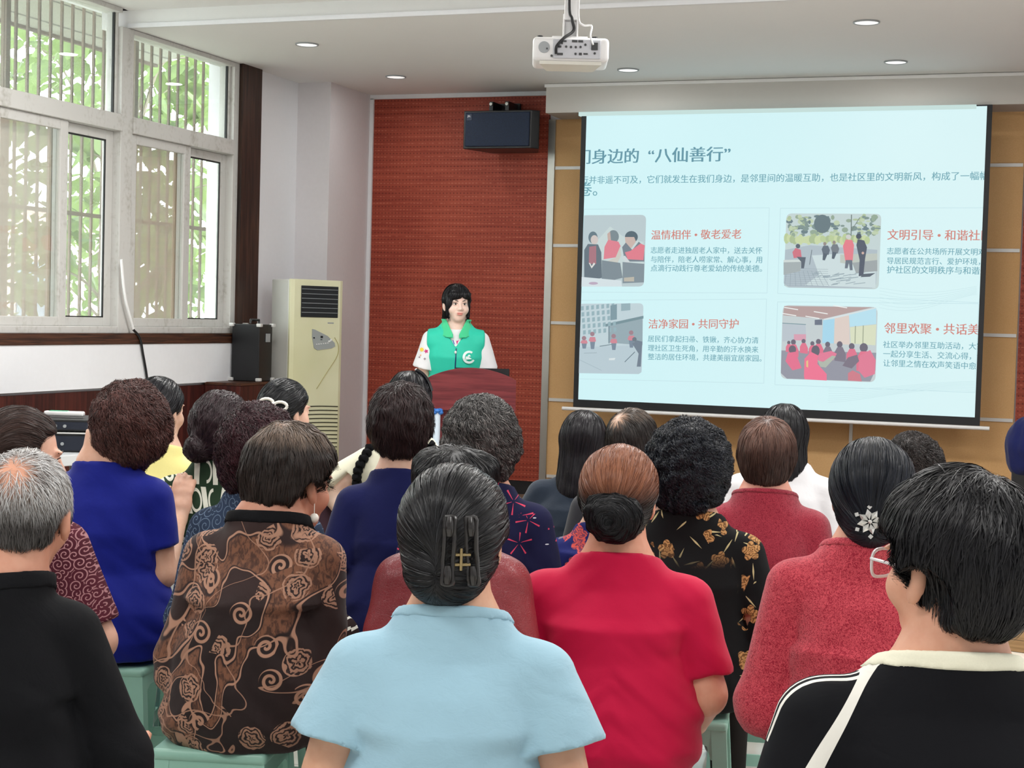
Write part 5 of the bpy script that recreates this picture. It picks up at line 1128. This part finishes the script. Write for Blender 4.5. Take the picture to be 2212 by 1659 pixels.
# -- middle rows
person('floral', 'person in a black top with gold floral shoulders, round black curly hair', 1489, 920, 4.6, (F_FLO, 'blouse'),
       ('curly', dict(t=.044, n=8000, L=.05, K=9, nape=-.105, jit=.5, cj=.5, sw=.001, curl=.005, cf=13, lump=.008, lf=42, ears=0), HBB),
       sk=(214, 158, 130), phi=3, sw=.175, g=1.1, waist=1.15, sleeve=.30, sloose=.02, neck=(.085, .04), eo=.07, low=(24, 20, 18), folds=.002, shoulder=0.36)
person('sprig', 'person in a navy top with pink sprigs, grey-black curly hair, right of the navy T-shirt', 1041, 865, 4.75, (F_SPR, 'blouse'),
       ('curly', dict(t=.036, n=8000, L=.07, K=9, nape=-.12, jit=.35, cj=.5, sw=.001, curl=.006, cf=10, lump=.007, lf=42, ears=0, grey=.16), hairmat((14, 13, 14), (138, 134, 132), .4)),
       sk=(206, 150, 122), phi=2, sw=.168, g=1.05, sleeve=.22, sloose=.03, neck=(.085, .04), folds=.004, shoulder=0.36)
person('denim', 'person in a dark blue scroll blouse with burgundy curly hair behind the brown blouse', 560, 885, 4.75, (F_DEN, 'blouse'),
       ('curly', dict(t=.040, n=7000, L=.06, K=9, nape=-.12, jit=.4, cj=.5, sw=.0011, curl=.005, cf=11, lump=.008, lf=40, ears=0), hairmat((26, 12, 16), (74, 33, 43), .4)),
       sk=(214, 156, 130), phi=25, hy=10, sw=.16, g=1.1, sleeve=.3, sloose=.02, neck=(.085, .035), lowmat=F_DOT, folds=.003, shoulder=0.36)
person('navy_tee', 'person in a plain navy T-shirt with short dark brown hair standing up on top', 868, 830, 5.3, (F_NAVY, 'tshirt'),
       ('short', dict(t=.026, n=6500, L=.06, K=6, nape=-.095, jit=.35, cj=.6, sw=.0012, lift=.012, lump=.005, lf=55, whorl=(0, -.03, .11)), hairmat((20, 12, 14), (59, 36, 36), .4)),
       sk=(230, 184, 158), phi=4, sw=.155, g=.95, sleeve=.22, sloose=.03, neck=(.098, .045), folds=.004, shoulder=0.4, side=.03)
person('dark_red', 'person in a dark red ruffle-collared boucle top with short brown hair', 1659, 898, 5.3, (F_DKR, 'knit_top'),
       ('short', dict(t=.018, n=6500, L=.06, K=6, nape=-.085, jit=.15, cj=.3, sw=.001, lift=.002, lump=.002), hairmat((40, 26, 24), (92, 66, 57), .4, ((60, 40, 36), (158, 118, 102)), (.0, .12))),
       sk=(226, 160, 138), phi=0, sw=.162, g=1.0, sleeve=.5, sloose=.024, neck=(.082, .03), folds=.003, low=(40, 30, 50), collar=(F_DKR, .014), shoulder=0.365)
person('green_print', 'person in a green and white block-print top with a dark curly bun', 478, 848, 5.45, (F_GW, 'blouse'),
       ('tied', dict(t=.028, n=6000, L=.09, K=9, flow='to', target=(-.05, -.12, -.05), sw=.0012, jit=.2, cj=.35, lump=.004, curl=.002, cf=8, add=(((-.055, -.10, -.045), (.045, .045, .045), .012),)), hairmat((22, 14, 16), (66, 47, 53), .36)),
       sk=(214, 160, 134), phi=8, hy=6, sw=.165, g=1.12, waist=1.2, sleeve=.28, sloose=.03, neck=(.075, .03), folds=.003, shoulder=0.345, side=.06)
person('blue_floral', 'person in a blue and red floral top, mostly hidden behind the crimson dress', 1318, 985, 5.15, (F_BFL, 'blouse'),
       ('short', dict(t=.02, n=2500, L=.06, nape=-.085), HB), phi=0, sw=.165, g=1.05, sleeve=.22, sloose=.03, folds=.003, shoulder=.33, neck=(.08, .04))
person('curly_right', 'person with dark curly short hair half hidden behind the silver flower clip', 1974, 938, 5.35, (cloth('dark_olive', (60, 54, 44)), 'blouse'),
       ('curly', dict(t=.024, n=6500, L=.05, K=9, nape=-.10, jit=.4, cj=.5, sw=.001, curl=.005, cf=12, lump=.006, lf=50, ears=0), hairmat((18, 15, 15), (56, 46, 43), .42)),
       phi=0, sw=.15, g=1.0, sleeve=.3, folds=.003)
# -- front rows near the stage
person('bald_front', 'person with thin dark hair and a bare patch on the crown, under the screen', 1368, 878, 5.85, (cloth('charcoal', (44, 44, 50)), 'shirt'),
       ('short', dict(t=.014, n=4200, L=.09, K=7, nape=-.08, jit=.12, cj=.25, sw=.0012, lump=.002, bare=.05, whorl=(-.02, -.085, .085)), hairmat((14, 13, 14), (60, 54, 51), .36, ((30, 26, 24), (150, 132, 118)), (.08, .13), ((-.02, -.085, .085), .06, (186, 152, 130)))),
       sk=(206, 160, 136), phi=14, hy=10, sw=.17, g=1.0, sleeve=.25, folds=.003)
person('slate_bob', 'person in a dark slate top with straight shoulder-length black hair', 1263, 883, 6.35, (F_SLATE, 'tshirt'),
       ('bob', dict(t=.016, n=6500, L=.22, K=12, len=.20, w=.086, flare=.010, sw=.0011, jit=.03, cj=.08, lump=.0015, off=.001, whorl=(.02, -.02, .12)), hairmat((12, 12, 15), (47, 44, 50), .3)),
       sk=(214, 160, 136), phi=4, hy=8, hp=6, sw=.165, g=1.1, sleeve=.3, sloose=.03, folds=.004, side=.10, neck=(.09, .045), back=.03, shoulder=0.345)
person('white_tee', 'person in a white T-shirt with straight dark hair, behind the dark red top', 1696, 868, 6.2, (F_WHT, 'tshirt'),
       ('bob', dict(t=.016, n=6500, L=.2, K=12, len=.165, w=.088, flare=.004, sw=.0011, jit=.03, cj=.08, lump=.0015, off=.001, whorl=(0, -.01, .12)), hairmat((10, 10, 13), (43, 43, 47), .3)),
       phi=2, sw=.17, g=1.15, sleeve=.24, sloose=.04, folds=.004, neck=(.09, .045), shoulder=0.345)
person('yellow', 'person in a yellow top with straight black hair by the wainscot', 345, 812, 6.25, (F_YEL, 'tshirt'),
       ('tied', dict(t=.018, n=5500, L=.13, K=9, flow='to', target=(-.02, -.12, -.08), sw=.0011, jit=.05, cj=.1, lump=.002, add=(((-.01, -.09, -.08), (.04, .04, .10), .03),)), hairmat((12, 12, 15), (44, 44, 50), .28)),
       sk=(230, 186, 160), phi=20, hy=25, sw=.155, g=1.0, sleeve=.24, sloose=.03, folds=.004)
person('hair_bow', 'person with black hair, white bow clip and pearl ear stud before the air conditioner', 619, 817, 6.5, (cloth('dark_plum', (62, 40, 50)), 'blouse'),
       ('tied', dict(t=.018, n=5500, L=.11, K=9, flow='to', target=(-.02, -.12, -.02), sw=.0011, jit=.04, cj=.1, lump=.002, add=(((0, -.10, -.03), (.045, .045, .045), .02),)), hairmat((10, 10, 12), (41, 43, 47), .3)),
       sk=(236, 190, 166), phi=10, hy=46, sw=.15, g=1.0, sleeve=.25, folds=.003)
person('long_hair', 'person in a cream T-shirt with black ruffle straps and long black hair, hand on hip', 886, 796, 6.4, (F_CREAM, 'tshirt'),
       ('long', dict(t=.014, n=7000, L=.34, K=16, len=.40, w=.080, flare=.004, back=.10, sw=.0012, jit=.04, cj=.12, lump=.002, off=.001, whorl=(.0, -.0, .12)), hairmat((9, 9, 12), (38, 38, 44), .28)),
       sk=(236, 196, 174), phi=8, hy=4, sw=.165, g=1.02, sleeve=.21, sloose=.045, armr=1.15, folds=.004, low=(104, 132, 160), neck=(.10, .05), hemz=.58,
       la=((716, 1062, 6.45), (778, 1150, 6.35), (.8, .4, -.5)))
# -- the speaker, standing behind the lectern
m = NT('green_vest_fabric', .6, .3); c = m.mix(m.z.sm(1.0, 1.35), lin((30, 190, 180)), lin((70, 200, 140))); n = m.noise(5, 3)
m.color(lin((44, 194, 166))); m.bump(m.noise(9, 3), .3, .012); F_VEST = m.m
VE = pix_at(990, 612, 10.35)
person('speaker', 'person speaking at the lectern in a green zip vest over a white printed T-shirt', 988, 612, 10.35, (F_WHT, 'tshirt'),
       ('tied', dict(t=.016, n=5000, L=.10, K=9, flow='down', whorl=(.0, .0, .125), sw=.0014, jit=.05, cj=.12, lump=.002,
        add=(((.030, .068, .062), (.042, .026, .028), .010), ((-.045, .064, .068), (.028, .024, .022), .010), ((.064, .052, .020), (.014, .024, .045), .010), ((.068, .030, -.03), (.010, .016, .045), .008), ((-.070, .028, -.02), (.009, .018, .07), .008), ((.045, -.08, -.08), (.028, .03, .10), .02))), hairmat((9, 9, 11), (31, 31, 36), .3)),
       sk=(240, 204, 186), phi=180, hy=-14, sw=.165, g=1.0, sleeve=.195, sloose=.046, standing=True, fh=.0085, crown=.142, shoulder=.365, neck=(.075, .03), folds=.003, lean=.0, group=None, low=(40, 44, 60),
       la=((-.215, -.02, .93, 0), (-.19, .20, .92, 0)), ra=((.215, -.02, .93, 0), (.19, .20, .92, 0)))

# ------------------------------------------------------------ faces, vest, clips, glasses, stools
for k in ('speaker', 'burgundy_sleeve'): face(k, dy=0 if k == 'speaker' else -.005, lips=(214, 138, 128) if k == 'speaker' else (170, 96, 88))
d = PEOPLE['speaker']; Zs = d['Zs']; t = d['t']
def vest(p):
    a = d['torso'](p)
    for q_ in d['A']: a = smin(a, np.linalg.norm(p-q_[1], axis=1)-.050, .03)
    a = a-.024
    for sx in (-1, 1): a = smax(a, -rcone(p, (sx*.262, 0, Zs+.12), (sx*.225, 0, Zs-.16), .062, .070), .01)
    a = smax(a, np.maximum(np.abs(p[:, 0])-.19, .72-p[:, 2]), .01)
    n = d['nc']; a = smax(a, (p[:, 2]-n[2]+.012)+.55*(p[:, 1]), .006)
    w = np.maximum(np.abs(p[:, 0])-np.clip((p[:, 2]-(Zs-.055))*.62, -.05, .2), -p[:, 1]+.02); return smax(a, -w, .004)
P, Q = surfnet(vest, (-.22, -.2, .70), (.22, .22, Zs+.16), .008); vo = mesh_obj('vest', P, Q, F_VEST, t)
def vcol(p):
    n = d['nc']; z0 = n[2]-.052; r = np.hypot(p[:, 0]*.92, (p[:, 1]+.008)); a = np.abs(r-(.080+.42*np.abs(p[:, 2]-z0-.05)+.0*r))-.0055
    a = np.maximum(a, np.maximum(z0-.015+.5*np.clip(p[:, 1], -1, 0)*0-p[:, 2]-.35*np.clip(p[:, 1], 0, 1), p[:, 2]-z0-.070)); w = np.maximum(np.abs(p[:, 0])-.018-np.clip((p[:, 2]-z0+.03)*.5, 0, .1), -p[:, 1]); return smax(a, -w, .004)
P, Q = surfnet(vcol, (-.16, -.16, Zs), (.16, .16, Zs+.2), .006); mesh_obj('collar', P, Q, cloth('light_green_fabric', (72, 202, 146)), vo)
def front(f, x, z, y0=.3, off=.002):
    y = np.linspace(y0, -.1, 400); v = f(np.stack([y*0+x, y, y*0+z], 1)); i = np.argmax(v < 0); return (x, y[i]+off, z)
def decal(name, f, polys, mt, parent, off=.002):
    mb = MB()
    for i, P_ in enumerate(polys): mb.add([front(f, x, z, off=off+.0006*i) for x, z in P_], [tuple(range(len(P_)))])
    return mb.build(name, mt, parent)
MB().tube([front(vest, .0+.004*math.sin(z*9), z, off=.001) for z in np.linspace(Zs-.06, .74, 16)], .004, 6).build('zip', simple('navy_zip', (24, 46, 96), .4), vo)
MB().ball(front(vest, 0, Zs-.085, off=.006), (.008, .005, .010), 6).build('zip_pull', M['whiteplastic'], vo)
ring = []
lx, lz = -.088, Zs-.115
for i in range(20):
    a0, a1 = math.radians(55+i*13.8), math.radians(55+(i+1)*13.8); w0, w1 = (.030+.009*math.sin(i/20*PI) for i in (i, i+1))
    ring.append([(lx-math.cos(a0)*.042, lz+math.sin(a0)*.042), (lx-math.cos(a1)*.042, lz+math.sin(a1)*.042), (lx-math.cos(a1)*(.042-w1*.42), lz+math.sin(a1)*(.042-w1*.42)), (lx-math.cos(a0)*(.042-w0*.42), lz+math.sin(a0)*(.042-w0*.42))])
ring += [[(lx-.02, lz-.012), (lx+.02, lz-.016), (lx+.022, lz+.004), (lx+.006, lz+.006)], [(lx-.012, lz+.006), (lx-.002, lz+.018), (lx+.008, lz+.012), (lx+.004, lz+.004)]]
ring = [[(x, z) for x, z in q] for q in ring]
decal('round_emblem', vest, ring, simple('white_print', (226, 244, 240), .6), vo, .0025)
sh = d['shirt']; star = lambda cx, cz, r1, r2, n: [(cx+(r1 if i % 2 else r2)*math.cos(i*PI/n), cz+(r1 if i % 2 else r2)*math.sin(i*PI/n)) for i in range(2*n)]
def dec(nm, polys, rgb): 
    try: decal(nm, sh, polys, simple(nm, rgb, .6), d['t'].children[1], .003)
    except Exception as e: print('decal', e)
SH = [c for c in t.children if c.name.startswith('tshirt')][0]
def dec(nm, polys, rgb): return decal(nm, sh, polys, simple(nm, rgb, .6), SH, .003)
dec('yellow_sun_print', [star(.222, Zs-.075, .016, .011, 7)], (240, 206, 70)); dec('pink_flower_print', [star(.192, Zs-.085, .008, .016, 5)], (196, 50, 120))
dec('small_sprig_print', [star(.20, Zs-.135, .005, .010, 4), star(.235, Zs-.125, .004, .009, 3)], (150, 130, 140)); dec('orange_leaf_print', [star(.228, Zs-.112, .003, .009, 3)], (230, 170, 120))
dec('pink_letter_print', [[(-.006, Zs-.012), (-.020, Zs-.006), (-.012, Zs-.022), (-.010, Zs-.036), (-.004, Zs-.024), (-.002, Zs-.008)]], (206, 40, 120)); dec('blue_letter_print', [[(.016, Zs-.008), (.022, Zs-.008), (.012, Zs-.034), (.006, Zs-.034)], [(.03, Zs-.01), (.034, Zs-.012), (.026, Zs-.026), (.022, Zs-.024)]], (50, 90, 180))
MB().tube([tuple(d['A'][1][3]+np.array([.03*math.cos(a), .0, .03*math.sin(a)])) for a in np.linspace(0, 2*PI, 17)], .004, 6).build('bracelet', M['whiteplastic'], t)
SILV = simple('silver_rhinestone', (226, 226, 222), .2, .6, .6); PEARL = simple('pearl', (240, 236, 226), .2, .6)
def frame_at(p, n, up=(0, 0, 1)):
    n = Vector(n).normalized(); u = Vector(up); u = (u-n*u.dot(n)).normalized(); r = u.cross(n)
    return Matrix([[r[i], u[i], n[i], p[i]] for i in range(3)]+[[0, 0, 0, 1]])
# silver flower clip
p, n = hit('textured_red', 1880, 1127, 'hairbun', .004); b = MB(); k_ = 3.72/3405
for i in range(8):
    a = i*PI/4+.25
    for (r0, r1, w) in ((.005, .030, .0075),) if i % 1 == 0 else ():
        c, s_ = math.cos(a), math.sin(a); b.add([(c*r0, s_*r0, .004), (c*(r0+r1)/2-s_*w, s_*(r0+r1)/2+c*w, .002), (c*r1, s_*r1, .004), (c*(r0+r1)/2+s_*w, s_*(r0+r1)/2-c*w, .002), (c*(r0+r1)/2, s_*(r0+r1)/2, .008), (c*(r0+r1)/2, s_*(r0+r1)/2, -.002)], [(0, 1, 4), (1, 2, 4), (2, 3, 4), (3, 0, 4), (1, 0, 5), (2, 1, 5), (3, 2, 5), (0, 3, 5)])
for i in range(6): a = i*PI/3+.6; b.prism([(.034*math.cos(a)+.006*math.cos(a+q), .034*math.sin(a)+.006*math.sin(a+q)) for q in (0, 1.6, 3.14, 4.7)], 'z', -.001, .004)
b.ball((0, 0, .006), .005, 6).xf(frame_at(p, n)).build('flower_hair_clip', SILV, PEOPLE['textured_red']['t'])
# claw clip with two long jaws
tc = PEOPLE['light_blue']['t']; CL = simple('dark_horn_plastic', (34, 32, 32), .25, .6)
cc = None
for xs in ((972, 966), (1012, 1016)):
    pts = [hit('light_blue', xs[0]+(xs[1]-xs[0])*q, 1120+q*138, 'hair', .009) for q in np.linspace(0, 1, 9)]
    b = MB(); L_ = [Vector(q[0]) for q in pts]; wv = Vector((.009, 0, 0))
    lp_ = [v-wv for v in L_]+[v+wv for v in L_[::-1]]; lp_.append(lp_[0]); b.tube(spline([tuple(v) for v in lp_], 3), .0042, 8)
    for i0, i1 in ((0, 2), (6, 8)):                # solid rounded ends of the jaw, open slot between
        b.tube(spline([tuple(L_[i]) for i in range(i0, i1+1)], 4), [.0085*(.7+.3*math.sin((j+.5)/9*PI)) for j in range(9)], 10)
    for i in range(9): b.tube([L_[i], L_[i]+Vector((.022 if xs[0] < 990 else -.022, .018, -.003))], [.003, .0012], 6)
    q = b.build('claw_clip' if cc is None else 'claw_jaw', CL, tc if cc is None else cc, smooth=True); cc = cc or q
a_, b_ = Vector(hit('light_blue', 976, 1196, 'hair', .008)[0]), Vector(hit('light_blue', 1012, 1196, 'hair', .008)[0])
MB().tube([a_, b_], .003, 6).tube([a_+Vector((0, 0, -.018)), b_+Vector((0, 0, -.018))], .003, 6).tube([(a_+b_)/2+Vector((0, -.003, .012)), (a_+b_)/2+Vector((0, -.003, -.028))], .0028, 6).build('spring', simple('brass_spring', (176, 156, 112), .35, .5, .7), cc)
# white bow
p, n = hit('hair_bow', 592, 873, 'hair', .012); b = MB()
for sx in (-1, 1):
    for (r, w) in ((.028, .016), (.016, .007)):
        if r > .02: b.tube([(sx*(.028+r*math.cos(a)), w*1.1*math.sin(a)+sx*-.006, .004) for a in np.linspace(0, 2*PI, 15)], .0065, 6)
b.ball((0, 0, .006), (.01, .012, .008), 6)
MB_ = b.xf(frame_at(p, n)).build('bow_hair_clip', simple('white_bow', (240, 238, 232), .5), PEOPLE['hair_bow']['t'], smooth=True)
# ear rings
def ear(k, sx, dz, r): q = PEOPLE[k]; c = q['hp']((sx*.084, .0, -.038)); MB().ball((c[0], c[1], c[2]-dz), r, 8).tube([c, (c[0], c[1], c[2]-dz)], .0012, 5).build('earring', PEARL, q['t'], smooth=True)
ear('paisley', 1, .038, .0125); ear('hair_bow', 1, .004, .0065)
# glasses
q = PEOPLE['jersey']; gm = trans('clear_acetate', (236, 232, 234), .8, .2); b = MB()
for sx in (-1, 1):
    b.tube([q['hp']((sx*.033+.026*math.copysign(abs(math.cos(a))**.7, math.cos(a)), .108-.35*abs(math.cos(a)*.026+sx*0)*.6, -.002+.021*math.copysign(abs(math.sin(a))**.7, math.sin(a)))) for a in np.linspace(0, 2*PI, 25)], .0028, 6)
    b.tube([q['hp'](v) for v in ((sx*.060, .100, .008), (sx*.078, .085, .010), (sx*.083, .03, .008), (sx*.083, -.005, .006))], .0026, 6)
b.tube([q['hp'](v) for v in ((-.008, .108, .004), (0, .112, .006), (.008, .108, .004))], .0026, 6)
go = b.build('glasses', gm, q['t'], smooth=True); b = MB()
for sx in (-1, 1): b.add([q['hp']((sx*.033+.024*math.cos(a), .104, -.002+.019*math.sin(a))) for a in np.linspace(0, 2*PI, 20, endpoint=False)], [tuple(range(20))])
b.build('lens', M['lens'], go)
# ruffle straps, headband and bag straps of the long-haired person
q = PEOPLE['long_hair']; b = MB()
for xs, ys in (((800, 788, 776, 770, 775), (968, 990, 1015, 1040, 1062)), ((925, 934, 938), (960, 975, 990))):
    pts = [Vector(hit('long_hair', x, y, 'shirt', .008)[0]) for x, y in zip(xs, ys)]; pts = [Vector(v) for v in spline([tuple(v) for v in pts], 16)]
    MB().tube([v+Vector((.003*math.sin(i*.9), 0, 0)) for i, v in enumerate(pts)], [.017+.005*math.sin(i*.8) for i in range(len(pts))], 12).build('ruffle_strap', F_BLK, q['t'], smooth=True)
pts = [hit('long_hair', x, y, 'hair', .004)[0] for x, y in ((899, 803), (912, 812), (922, 826), (929, 845))]; b = MB().tube(spline([tuple(v) for v in pts], 4), .011, 6)
hb = b.build('hair_clip', simple('black_glossy', (10, 12, 18), .15, .7), q['t'], smooth=True); b = MB()
for v in pts[:3]: b.ball((v[0], v[1], v[2]+.004), (.008, .008, .006), 5)
b.build('rhinestone', SILV, hb, smooth=True)
# stools
SG = simple('pale_green_plastic', (150, 196, 180), .35, .5)
def make_stool():
    t = thing('plastic_stool', 'x', 'stool'); hs = .435
    MB().rbox(-.145, -.145, hs-.028, .145, .145, hs, .012, 3).build('seat', SG, t, smooth=True)
    for sx in (-1, 1):
        for sy_ in (-1, 1):
            b = MB(); A0 = [(sx*x, sy_*y) for x, y in ((.14, .14), (.14, .098), (.125, .098), (.125, .125), (.098, .125), (.098, .14))]; A1 = [(sx*(abs(x)+.028), sy_*(abs(y)+.028)) for x, y in A0]
            b.add([(x, y, hs-.02) for x, y in A0]+[(x, y, 0) for x, y in A1], [tuple(range(6)), tuple(range(6, 12))]+[(i, (i+1) % 6, 6+(i+1) % 6, 6+i) for i in range(6)])
            b.build('leg', SG, t)
    for ax in range(4):
        arch = [(-.13, -.02), (.13, -.02), (.134, -.11), (.100, -.11), (.088, -.072), (.066, -.062), (-.066, -.062), (-.088, -.072), (-.100, -.11), (-.134, -.11)]
        b = MB().prism([(x, hs+z) for x, z in arch], 'y', -.140, -.128).xf(Matrix.Rotation(ax*PI/2, 4, 'Z')); b.build('apron', SG, t)
        b = MB().prism([(-.15, .15), (.15, .15), (.152, .112), (-.152, .112)], 'y', -.157, -.147).xf(Matrix.Rotation(ax*PI/2, 4, 'Z')); b.build('stretcher', SG, t)
    return t
st0 = make_stool(); first = True
SL = dict(light_blue='pale blue T-shirt', crimson='crimson dress', jersey='black jersey with piping', grey_man='black shirt at the bottom left', textured_red='coral red boucle top', paisley='brown scroll-print blouse', maroon='maroon leather jacket',
 burgundy_sleeve='burgundy scroll-print top', royal_blue='royal blue dress', floral='gold-flowered black top', sprig='navy sprig-print top', denim='dark blue scroll blouse', navy_tee='plain navy T-shirt', dark_red='dark red boucle top', green_print='green block-print top',
 blue_floral='blue floral top', curly_right='dark curly hair at the right', bald_front='thinning hair under the screen', slate_bob='dark slate top', white_tee='white T-shirt', yellow='yellow top', hair_bow='white hair bow', long_hair='cream T-shirt')
for k, v in SL.items():
    o = st0 if first else dup(st0); first = False; q = PEOPLE[k]
    tag(o, 'pale green plastic stool under the person with the '+v, 'stool', 'plastic stools'); o.location = (q['base'][0], q['base'][1], 0); o.rotation_euler = (0, 0, q['t'].rotation_euler.z)
    if k == 'paisley': o.scale = (1, 1, 1.09); o.location = (q['base'][0]-rt[0]*.05, q['base'][1]-rt[1]*.05, 0)
# navy cloth heaped on the stand at the right edge
f_ = lambda p: smin(ell_(p, (0, 0, .74), (.16, .12, .16)), ell_(p, (-.05, 0, .66), (.11, .11, .14)), .05)+.010*wob(p*np.array([1, 1, .4]), 26, 3)
P, Q = surfnet(f_, (-.25, -.2, .4), (.25, .2, 1.0), .012); mesh_obj('draped_cloth', P, Q, cloth('deep_navy_cloth', (14, 22, 74)), cs)
